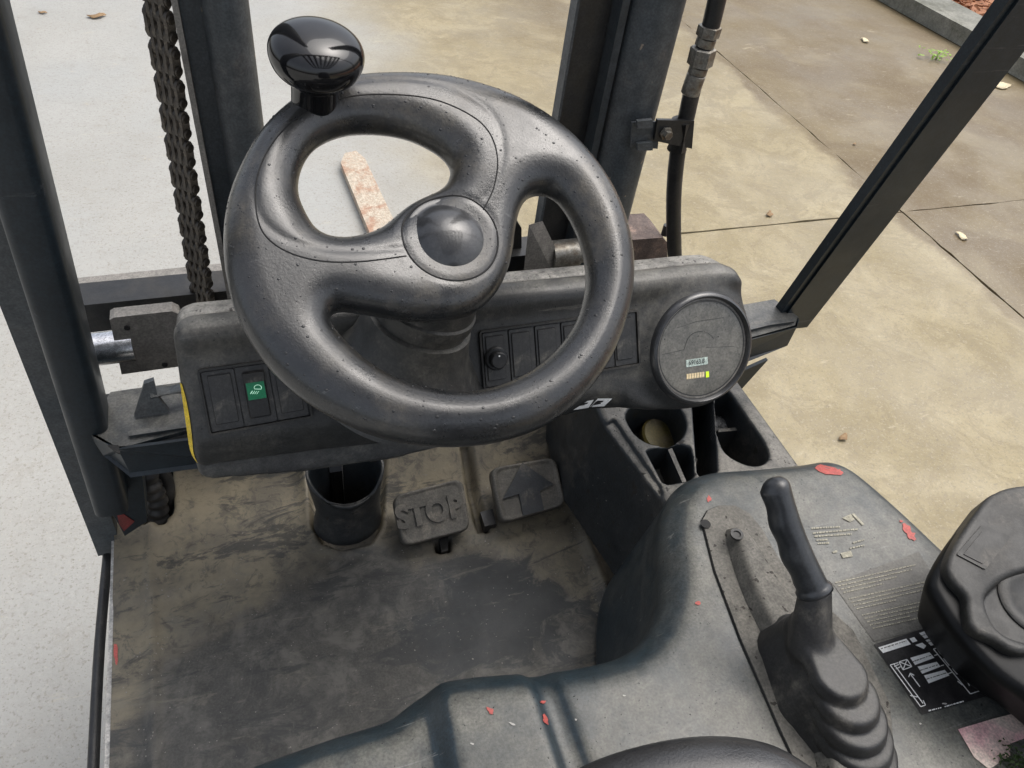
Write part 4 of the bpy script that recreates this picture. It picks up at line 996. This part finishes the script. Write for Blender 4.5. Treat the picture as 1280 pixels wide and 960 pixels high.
for i in range(15):
    if i in (4, 9): continue
    t_ = i/14.; x0 = 1044+t_*46; y0 = 729+t_*57; L_ = random.choice([104, 100, 92, 70]) if i not in (3, 8, 13) else 50
    rows.append((x0, y0, x0+L_, y0-L_*.225))
lines(rows, bh, 'safety_text', MT['oldprint'], hood, 1.5)
rows = [(1014, 661, 1050, 659), (1016, 667, 1072, 662), (1018, 671, 1064, 668), (1020, 676, 1034, 675), (1022, 680, 1036, 679), (1066, 679, 1080, 675), (1062, 686, 1080, 682)]
lines(rows, bh, 'warning_text', MT['oldprint'], hood, 2.0)
decal('warning_pictogram', bh, [[(1052, 648), (1063, 643), (1068, 650), (1062, 653)], [(1064, 643), (1067, 642), (1080, 656), (1077, 657)], [(1050, 692), (1063, 689), (1066, 696), (1053, 698)], [(1040, 690), (1046, 688), (1046, 691), (1041, 692)]], MT['oldprint'], hood, .0011, 8)
# capacity / lifting data plate
TP = [(1092, 806), (1186, 776), (1262, 862), (1152, 894)]
decal('data_plate', bh, [TP], MT['tplate'], hood, .0008, 10)
wb = [[(1097, 810), (1132, 799), (1138, 806), (1103, 817)], [(1136, 799), (1142, 797), (1146, 802), (1140, 804)], [(1148, 792), (1176, 783), (1182, 790), (1155, 799)], [(1156, 801), (1184, 792), (1191, 799), (1163, 808)],
      [(1137, 823), (1161, 816), (1167, 823), (1143, 832)], [(1146, 834), (1170, 828), (1175, 834), (1152, 843)], [(1154, 845), (1180, 838), (1186, 845), (1160, 855)],
      [(1171, 814), (1190, 807), (1198, 812), (1177, 821)], [(1178, 824), (1201, 817), (1207, 823), (1185, 833)], [(1189, 836), (1212, 828), (1216, 835), (1195, 844)],
      [(1143, 807), (1152, 804), (1157, 808), (1154, 812), (1147, 813)][:4]]
decal('data_field', bh, wb, MT['white'], hood, .0014, 8)
fr_l = []
def seg(x0, y0, x1, y1, w=1.2):
    L_ = math.hypot(x1-x0, y1-y0); ux, uy = (x1-x0)/L_*w/2, (y1-y0)/L_*w/2; return [(x0+uy, y0-ux), (x1+uy, y1-ux), (x1-uy, y1+ux), (x0-uy, y0+ux)]
for s_ in ((1166, 812, 1212, 868), (1166, 812, 1188, 804), (1212, 868, 1262, 852), (1167, 820, 1171, 819), (1175, 833, 1179, 832), (1184, 843, 1189, 841),
           (1112, 832, 1150, 884), (1116, 830, 1153, 880), (1112, 832, 1122, 829), (1123, 828, 1133, 825), (1133, 825, 1139, 834), (1139, 834, 1128, 838), (1128, 838, 1123, 828), (1123, 828, 1139, 834), (1133, 825, 1128, 838), (1117, 834, 1123, 831), (1119, 837, 1125, 834),
           (1137, 843, 1149, 859), (1135, 847, 1137, 842), (1137, 842, 1142, 845), (1150, 884, 1156, 882), (1156, 882, 1153, 876), (1137, 870, 1146, 872), (1207, 850, 1211, 858), (1219, 847, 1228, 851), (1224, 843, 1228, 850), (1196, 852, 1202, 857)):
    fr_l.append(seg(*s_))
decal('data_plate_lines', bh, fr_l, MT['white'], hood, .0014, 10, kind='stuff')
lines([(1100, 812, 1132, 802), (1150, 796, 1178, 787), (1140, 828, 1163, 820), (1149, 839, 1171, 832), (1157, 850, 1182, 842), (1158, 804, 1186, 796)], bh, 'data_text', MT['oldsticker'], hood, 1.1)
[o for o in bpy.data.objects if o.name == 'data_text'][0].location.z += .0008
lines([(1180, 884, 1204, 877), (1160, 889, 1176, 885)], bh, 'plate_footer', MT['white'], hood, 1.6)
# faded pink sticker, torn
pk = [[(1197, 912), (1240, 899), (1262, 930), (1217, 947)], [(1240, 899), (1300, 884), (1330, 905), (1262, 930)], [(1217, 947), (1262, 930), (1262, 945), (1236, 962)]]
decal('torn_sticker', bh, pk, MT['pink'], hood, .0010, 6)
mc = onz(1275, 955, zh+.004)
V, F, n = [], [], 0
for _ in range(260):
    p = mc+A3(random.gauss(0, .013), random.gauss(0, .009), abs(random.gauss(.002, .003))); a = nrm(RNG.normal(size=3)); b2 = nrm(np.cross(a, RNG.normal(size=3))); r = random.uniform(.001, .0035)
    V += [p-a*r, p+b2*r*.5, p+a*r, p-b2*r*.5]; F.append((n, n+1, n+2, n+3)); n += 4
tag(obj('moss_clump', V, F, MT['moss']), 'dark green moss clump on the torn pink sticker at the bottom right', 'moss')

# ---- lever slot cover, lever and boot
sc_px = [(877, 652), (884, 640), (898, 634), (918, 634), (936, 644), (952, 664), (975, 705), (1010, 740), (1065, 790), (1110, 880), (1118, 965), (1010, 990), (975, 915), (925, 800), (893, 715)]
o = obj('lever_slot_cover', *prism([A3(*p, zh-.004) for p in zpoly(sc_px, zh)], (0, 0, .0075), .0015), MT['slot'], FK)
gp_ = np.vstack([zpoly(sc_px, zh), zpoly(sc_px[:1], zh)])
obj('cover_gap', *sweep([A3(*p, zh+.0008) for p in gp_], .0016, 6), MT['pit'], o)
inner = [(906, 668), (922, 664), (944, 682), (985, 745), (1040, 790), (1100, 880), (1112, 965), (1035, 990), (1010, 915), (960, 810), (925, 735)]
zi = zh+.0035
V, Q = sdf(lambda X, Y, Z: ext(sdp(X[:, :, 0], Y[:, :, 0], spline(zpoly(inner, zi), 4))[:, :, None]+.5*np.maximum(Z-zi, 0), Z, zi-.01, zi+.018, .004), (*(zpoly(inner, zi).min(0)-.02), zi-.006), (*(zpoly(inner, zi).max(0)+.02), zi+.026), .002, 0)
obj('lever_guide', V, Q, MT['slot'], o, smooth=True)
sp_ = onz(921, 668, zi+.018); obj('screw', *lathe([(.0075, -.002), (.0075, .0012), (.0045, .0012), (.004, -.0005)], sp_, Z_, 24), MT['steel_dk'], o)
sp_ = onz(919, 662, zi+.0062)
hb = onz(882, 655, zi+.001); obj('slot_hole', *lathe([(.006, 0), (.006, .0006)], hb, Z_, 20), MT['pit'], o)

Bc = onz(1052, 915, zh+.01); Tc = onz(1019, 740, zh+.100); Gt = onz(966, 597, zh+.185)
0 and print('lever', Bc, Tc, Gt, 'grip len', np.linalg.norm(Gt-Tc))
sdir = nrm(onz(1100, 960, zh)-onz(920, 660, zh)); sper = nrm(np.cross(Z_, sdir))
steps = [(.0, .088, .047), (.24, .080, .043), (.48, .068, .038), (.72, .054, .032)]
cb_ = onz(1062, 905, zh+.012)
ctop = onz(1028, 790, zh+.082)
rings_b = [(.010, 1072, 935, 990, 790, .038), (.024, 1070, 915, 996, 790, .0355), (.038, 1066, 893, 1002, 790, .033), (.051, 1060, 868, 1008, 785, .030), (.064, 1050, 840, 1012, 778, .0265)]
def boot_f(X, Y, Z):
    G = None
    for (zz_, rx_, ry_, fx_, fy_, rb) in rings_b:
        a = onz(rx_, ry_, zh+zz_); b2 = onz(fx_, fy_, zh+zz_); ab = b2-a; tt = np.clip(((X-a[0])*ab[0]+(Y-a[1])*ab[1])/(ab[:2]@ab[:2]), 0, 1)
        d = np.sqrt((X-a[0]-ab[0]*tt)**2+(Y-a[1]-ab[1]*tt)**2)-rb*(1-.42*tt)+.35*(Z-a[2])
        g = ext(d, Z, a[2]-.011, a[2]+.003, .0035); core = ext(d+.006, Z, zh-.02, a[2]+.002, .003); g = np.minimum(g, core)
        G = g if G is None else smin(G, g, .0015)
    # neck capsule towards the grip
    a, b2 = np.array(ctop)-Z_*.03, Tc; ab = b2-a; tt = np.clip(((X-a[0])*ab[0]+(Y-a[1])*ab[1]+(Z-a[2])*ab[2])/(ab@ab), 0, 1)
    dd = np.sqrt((X-a[0]-ab[0]*tt)**2+(Y-a[1]-ab[1]*tt)**2+(Z-a[2]-ab[2]*tt)**2)-(.021-.006*tt)
    return smin(G, dd, .006)
V, Q = sdf(boot_f, (cb_[0]-.14, cb_[1]-.13, zh-.004), (cb_[0]+.12, cb_[1]+.22, Tc[2]+.03), .0020, 0)
lev = obj('hand_lever', V, Q, MT['boot'], FK, smooth=True, label='hand lever rising from a stepped rubber boot')
# grip with finger waves
gd = nrm(Gt-Tc); gl = np.linalg.norm(Gt-Tc); ga, gb = frame(gd)
left = -CR; left = nrm(left-gd*(left@gd)); up_ = np.cross(gd, left)
V, F = [], []; n = 32; m_ = 60
for i in range(m_+1):
    s_ = i/m_; r_ = .0142-.0014*s_
    if s_ > .9: r_ *= math.sqrt(max(0.0, 1-((s_-.9)/.1)**2))*.999+.001
    if s_ < .05: r_ = .0162
    elif s_ < .06: r_ = .0148
    for k in range(n):
        g = 2*math.pi*k/n; wv = .0009*math.sin(s_*2*math.pi*3.4+.6)*max(0, math.cos(g))*(1 if .1 < s_ < .93 else 0)
        V.append(Tc+gd*gl*s_+(r_+wv)*(left*math.cos(g)*1.08+up_*math.sin(g)*.95)+left*.004*math.sin(math.pi*s_))
for i in range(m_):
    for k in range(n): F.append((i*n+k, i*n+(k+1) % n, (i+1)*n+(k+1) % n, (i+1)*n+k))
F.append(tuple(range(n))[::-1]); F.append(tuple(m_*n+k for k in range(n)))
obj('grip', V, F, MT['grip'], lev, smooth=True)

# ---- armrest with cup recess
za = 1.00; FA = Frame(A3(.55, .2, za), nrm(A3(-.05, -.12, 1)), X_)
ao = [(1157, 722), (1168, 695), (1190, 662), (1218, 630), (1240, 616), (1290, 608), (1420, 612), (1460, 800), (1420, 960), (1300, 885), (1240, 842), (1190, 785), (1163, 742)]
apoly = spline(FA.poly(ao), 5)
amn, amx = apoly.min(0), apoly.max(0)
V, Q = sdf(lambda X, Y, Z: ext(sdp(X[:, :, 0], Y[:, :, 0], apoly)[:, :, None]-.40*Z, Z, -.090, .0, .016), (amn[0]-.02, amn[1]-.02, -.10), (amx[0]+.02, amx[1]+.02, .01), .003, 1)
arm = obj('armrest', FA.w(V), Q, MT['armgloss'], FK, smooth=True, label='armrest console with glossy black sides')
hct = .012
co_ = [(1184, 706), (1196, 676), (1222, 637), (1243, 616), (1290, 605), (1420, 605), (1460, 760), (1300, 815), (1244, 800), (1216, 784), (1210, 762), (1208, 744), (1192, 726)]
cpoly = spline(FA.poly(co_, hct), 4); cupc = FA.px(1300, 748, hct); cup = spline(FA.poly([(1231, 752), (1240, 733), (1262, 718), (1300, 709), (1360, 712), (1385, 760), (1350, 810), (1290, 806), (1248, 788)], hct), 5)
cmn, cmx = cpoly.min(0), cpoly.max(0)
def cov(X, Y, Z):
    G = ext(sdp(X[:, :, 0], Y[:, :, 0], cpoly)[:, :, None], Z, -.02, hct, .0045)
    dc = sdp(X[:, :, 0], Y[:, :, 0], cup)[:, :, None]
    return smax(G, -np.maximum(dc+.35*(hct-Z), .0035-Z), .004)
V, Q = sdf(cov, (cmn[0]-.01, cmn[1]-.01, -.02), (cmx[0]+.01, cmx[1]+.01, hct+.01), .0020, 0)
acov = obj('armrest_cover', FA.w(V), Q, MT['arm'], arm, smooth=True)
dprism('blank_plate', [(1194, 694), (1226, 657), (1262, 672), (1230, 713)], hct-.001, hct+.0014, MT['arm'], arm, .002, .0010, fr=FA)
dprism('blank_inset', [(1204, 693), (1228, 664), (1253, 674), (1228, 705)], hct+.0014, hct+.0022, MT['arm'], arm, .001, .0008, fr=FA)
cw_ = FA.w(A3(cupc[0], cupc[1], .003)); obj('cup_disc', *lathe([(.036, 0), (.036, .002), (.034, .0035), (.024, .0035), (.022, .002), (.0005, .002)], cw_, FA.n, 48), MT['arm'], arm, smooth=True, sharp=40)

# ---- seat cushion edge
zs = 1.03
so = [(640, 1000), (700, 962), (770, 930), (850, 911), (915, 908), (970, 918), (1015, 942), (1050, 975), (1090, 1100), (1000, 1250), (700, 1250), (620, 1100)]
spoly = spline(zpoly(so, zs), 5); mn, mxx = spoly.min(0), spoly.max(0)
V, Q = sdf(lambda X, Y, Z: ext(sdp(X[:, :, 0], Y[:, :, 0], spoly)[:, :, None]-.006*0, Z, zs-.08, zs+.006, .032), (mn[0]-.02, mn[1]-.02, zs-.09), (mxx[0]+.02, mxx[1]+.02, zs+.02), .004, 1)
obj('seat_cushion', V, Q, MT['leather'], FK, smooth=True)

sb = [(-.02, .92), (.0, 1.40), (.06, 1.52), (.24, 1.56), (.42, 1.52), (.48, 1.40), (.50, .92), (.40, .86), (.08, .86)]
V, Q = sdf(lambda X, Y, Z: ext(sdp(X[:, :, 0], Y[:, :, 0], spline(np.array(sb), 4))[:, :, None], Z, 0, .11, .04), (-.06, .82, -.01), (.54, 1.60, .12), .012, 1)
V = np.stack([V[:, 0], -.38-V[:, 2]-.2*(V[:, 1]-.9), V[:, 1]], 1)
obj('seat_backrest', V, Q[:, ::-1], MT['leather'], FK, smooth=True)  # unseen behind the camera; added to block light and darken the wheel's reflections

# ---- steering wheel
WN = nrm(A3(0, -math.sin(rad(27)), math.cos(rad(27)))); WP = CP+ray(560, 306)*.715/np.linalg.norm(ray(560, 306)); FW = Frame(WP, WN, X_)
wo = [(480, 98), (425, 102), (370, 122), (325, 165), (299, 215), (284, 262), (281, 318), (292, 385), (325, 448), (365, 490), (410, 519), (480, 548), (560, 558), (640, 549), (700, 521), (752, 465), (784, 388), (791, 322),
      (776, 258), (745, 205), (700, 160), (640, 125), (560, 103)]
wpl = FW.poly(wo); 
cpt = wpl.mean(0); wc_ = np.linalg.lstsq(np.c_[2*wpl, np.ones(len(wpl))], (wpl**2).sum(1), rcond=None)[0]; RW = math.sqrt(wc_[2]+wc_[0]**2+wc_[1]**2); wcc = wc_[:2]
0 and print('wheel', wcc, RW)
H1 = [(373, 240), (378, 208), (396, 182), (428, 167), (465, 164), (505, 169), (540, 184), (559, 200), (563, 218), (548, 245), (522, 265), (490, 279), (455, 293), (425, 298), (400, 291), (384, 270)]
H2 = [(645, 285), (650, 262), (661, 246), (677, 241), (694, 246), (710, 266), (724, 296), (732, 330), (732, 362), (721, 400), (699, 433), (669, 460), (630, 480), (590, 489), (545, 487), (500, 475), (460, 452), (430, 425), (414, 404),
      (416, 391), (432, 388), (468, 393), (515, 399), (560, 398), (594, 388), (618, 366), (633, 335), (641, 308)]
h1 = spline(FW.poly(H1), 4); h2 = spline(FW.poly(H2), 4)
seam = spline(FW.poly([(600, 262), (617, 235), (622, 200), (613, 168), (590, 145), (545, 125), (490, 118), (430, 122), (375, 145), (340, 180), (322, 220), (320, 260), (330, 292), (358, 314), (400, 326), (450, 327), (500, 321)]), 4, False)
hole_h = .004; Hh = .0245; R0 = .031
def wheel_f(X, Y, Z):
    X2, Y2 = X[:, :, 0], Y[:, :, 0]
    do = np.hypot(X2-wcc[0], Y2-wcc[1])-RW
    dtr = sdp(X2, Y2, spline(wpl, 3)); do = .35*do+.65*dtr
    d = smax(smax(do, -sdp(X2, Y2, h1), .006), -sdp(X2, Y2, h2), .006)
    dl = sdp(X2, Y2, seam, closed=False)
    rc = np.hypot(X2, Y2)
    # hub area is dished a little below the rim, panel inside the seam is lower
    dish = -.010*np.exp(-(rc/.075)**2)
    z0 = dish[:, :, None]
    gz = (.0016*np.exp(-(dl/.0016)**2))[:, :, None]
    zz = Z-z0; zz = np.where(zz > 0, zz+gz, zz)
    q = np.maximum(R0+d, 0)[:, :, None]
    G = np.sqrt(q**2+(zz*R0/Hh)**2)-R0
    hub = ext((rc-.052)[:, :, None], Z, -.075, .006, .012); hub = np.maximum(hub, (rc[:, :, None]-.052-.22*(Z+.03)))
    G = smin(G, hub, .018)
    rg = (.0020*np.exp(-((rc-.0445)/.0016)**2))[:, :, None]*(Z > 0); G = G+rg
    # grip marks on the rim back: shallow parting line
    return G
lo = (wpl.min(0)-.01); hi = (wpl.max(0)+.01)
V, Q = sdf(wheel_f, (lo[0], lo[1], -.08), (hi[0], hi[1], .032), .0019, 2)
wheel = obj('steering_wheel', FW.w(V), Q, MT['wheel'], FK, smooth=True, label='worn black steering wheel beaded with rain')
VW, QW = FW.w(V), Q
bw = bvh_of(wheel)
def surf_line(name, pts, b, r, mt, par):
    Q_ = [hit(b, *p) for p in pts]; Q_ = [p for p, n in Q_ if p is not None]
    return obj(name, *sweep(Q_, r, 6), mt, par, smooth=True)
sm = spline(np.array([(604, 262), (617, 235), (622, 200), (613, 168), (590, 145), (545, 125), (490, 118), (430, 122), (375, 145), (340, 180), (322, 220), (320, 260), (330, 292), (358, 314), (400, 326), (450, 327), (508, 320)], float), 6, False)
surf_line('moulding_seam', sm, bw, .0007, MT['pit'], wheel)
g_ = FW.w(np.array([(.0440*math.cos(a), .0440*math.sin(a), .03) for a in np.linspace(0, 2*math.pi, 61)]))
Q_ = []
for p in g_:
    h_ = bw.ray_cast(Vector(p), Vector(-WN)); Q_.append(np.array(h_[0]) if h_[0] else p)
obj('cap_gap', *sweep(Q_, .0009, 6), MT['pit'], wheel, smooth=True)
capz = .0085
cp_ = FW.w(A3(0, 0, capz)); rcap = .0425
prof = [(rcap*1.0, -.006), (rcap*1.0, .000), (rcap*.97, .0028), (rcap*.92, .0034), (rcap*.88, .0030), (rcap*.80, .0048), (rcap*.7, .0085), (rcap*.58, .0122), (rcap*.42, .0156), (rcap*.25, .0178), (rcap*.1, .0186), (.0003, .0187)]
cap = obj('hub_cap', *lathe(prof, cp_, FW.n, 80), MT['cap'], wheel, smooth=True, sharp=45)
# spinner knob
kb = FW.px(394, 128, .012); kbw = FW.w(A3(kb[0], kb[1], .012))
ktop = onpl(397, 44, kbw+WN*.055, WN)
0 and print('knob axis', nrm(ktop-kbw)@WN, np.linalg.norm(ktop-kbw))
kax = nrm(ktop-kbw+WN*.03); kdep = depth(ktop); kr = 59.5*kdep/FPX
kh = np.linalg.norm(ktop-kbw)
kbw = kbw
prof = [(kr*.50, -.016), (kr*.52, .002), (kr*.52, .008), (kr*.53, kh*.30), (kr*.56, kh*.38), (kr*.72, kh*.46), (kr*.90, kh*.58), (kr*.985, kh*.72), (kr*1.0, kh*.82), (kr*.975, kh*.90), (kr*.90, kh*.985), (kr*.76, kh*1.06), (kr*.56, kh*1.12), (kr*.3, kh*1.16), (.0003, kh*1.17)]
pr = spline(np.array(prof), 4, False)
kb_o = obj('spinner_knob', *lathe([tuple(p) for p in pr], kbw, kax, 72), MT['gloss'], wheel, smooth=True)
# column under the hub
cbot = onpl(505, 455, DP, DN); ctp_ = WP-WN*.06
col_ax = nrm(ctp_-cbot); L_ = np.linalg.norm(ctp_-cbot)
cprof = [(.098, -.03), (.090, -.006), (.078, .010), (.064, .030), (.058, L_*.40), (.0555, L_*.50), (.0550, L_*.515), (.0500, L_*.525), (.0495, L_*.60), (.0530, L_*.61), (.0530, L_*.70), (.0505, L_*.715), (.0505, L_*1.15)]
obj('steering_column', *lathe(cprof, cbot, col_ax, 64), MT['dash'], FK, smooth=True, sharp=50)

# ---- loose grit
def grit(name, b, rows, par, mt, zmax=3.0):
    VV, FF, n = [], [], 0
    for (x_, y_, r_) in rows:
        p, i_, k_, d_ = b.ray_cast(Vector((x_, y_, zmax)), Vector((0, 0, -1)))
        if p is None: continue
        c = np.array(p); a, b2 = nrm(RNG.normal(size=3)*A3(1, 1, .3)), None; b2 = nrm(np.cross(Z_, a)); up2 = np.cross(a, b2)
        q = [c+a*r_, c+b2*r_*.8, c-a*r_*.9, c-b2*r_*.7, c+Z_*r_*.7, c-Z_*r_*.2]
        VV += q; FF += [(n+i, n+(i+1) % 4, n+4) for i in range(4)]+[(n+(i+1) % 4, n+i, n+5) for i in range(4)]; n += 6
    return obj(name, VV, FF, mt, par, kind='stuff')
rows = [(random.gauss(-.20, .012), random.uniform(.30, .66), random.uniform(.0006, .0018)) for _ in range(70)]
rows += [(random.uniform(-.18, .40), random.triangular(.56, .80, .62), random.uniform(.0005, .0016)) for _ in range(160)]
rows += [(.425-(.62-y_)*.09+random.gauss(0, .006), y_, random.uniform(.0006, .0020)) for y_ in [random.uniform(.40, .70) for _ in range(90)]]
rows += [(random.uniform(-.2, .42), random.uniform(.38, .62), random.uniform(.0004, .0011)) for _ in range(160)]
grit('grit', bf, rows, flo, MT['plate'])
btr = bvh_of(tray)
grit('grit', btr, [(random.uniform(.42, .66), random.uniform(.42, .62), random.uniform(.0005, .0016)) for _ in range(260)], tray, MT['slot'])
hx = onz(930, 720, zh)
grit('grit', bh, [(random.uniform(.0, .66), random.uniform(.15, .42), random.uniform(.0004, .0011)) for _ in range(260)], hood, MT['pit'])

# ---- rain droplets (too many to count)
def drops(name, V, Q, nfrac, mn_, up, par, lo_r=.0005, hi_r=.0014, off=.2, filt=None):
    V = np.asarray(V); Q = np.asarray(Q); c = V[Q].mean(1); nn = np.cross(V[Q[:, 1]]-V[Q[:, 0]], V[Q[:, 2]]-V[Q[:, 0]]); nn /= np.linalg.norm(nn, axis=1)[:, None]+1e-12
    ok = np.nonzero(nn[:, 2] > up)[0]
    if filt is not None: ok = ok[filt(c[ok])]
    pick = RNG.choice(ok, min(nfrac, len(ok)), replace=False); VV, FF, b = [], [], 0
    for i in pick:
        r = lo_r+(hi_r-lo_r)*RNG.random()**3.0; a, bb = frame(nn[i]); n = 10; p = c[i]; e = 1+.4*RNG.random()
        for rr, hh in ((1.0, -.1), (.90, .20), (.6, .36)):
            for k in range(n): g = 2*math.pi*k/n; VV.append(p+r*rr*(a*math.cos(g)*e+bb*math.sin(g))+nn[i]*r*hh)
        VV.append(p+nn[i]*r*.42)
        for j in range(2):
            for k in range(n): FF.append((b+j*n+k, b+j*n+(k+1) % n, b+(j+1)*n+(k+1) % n, b+(j+1)*n+k))
        for k in range(n): FF.append((b+2*n+k, b+2*n+(k+1) % n, b+3*n))
        FF.append(tuple(b+k for k in range(n))[::-1]); b += 3*n+1
    return obj(name, VV, FF, MT['water'], par, smooth=True, kind='stuff')
drops('water_droplets', VW, QW, 850, 0, .35, wheel, .0004, .0014)
cV = np.array([v.co[:] for v in cap.data.vertices])+wloc(cap); cQ = np.array([list(p.vertices)[:4] for p in cap.data.polygons if len(p.vertices) == 4]); drops('water_droplets', cV, cQ, 70, 0, .3, cap, .0004, .0011)
kV = np.array([v.co[:] for v in kb_o.data.vertices])+wloc(kb_o); kQ = np.array([list(p.vertices)[:4] for p in kb_o.data.polygons if len(p.vertices) == 4]); drops('water_droplets', kV, kQ, 60, 0, .3, kb_o, .0004, .0009)
dV = np.array([v.co[:] for v in dash.data.vertices])+wloc(dash); dQ = np.array([list(p.vertices) for p in dash.data.polygons]); drops('water_droplets', dV, dQ, 380, 0, .2, dash, .0004, .0009)
0 and print('tris', sum(len(o.data.polygons)*2 for o in bpy.data.objects if o.type == 'MESH'))
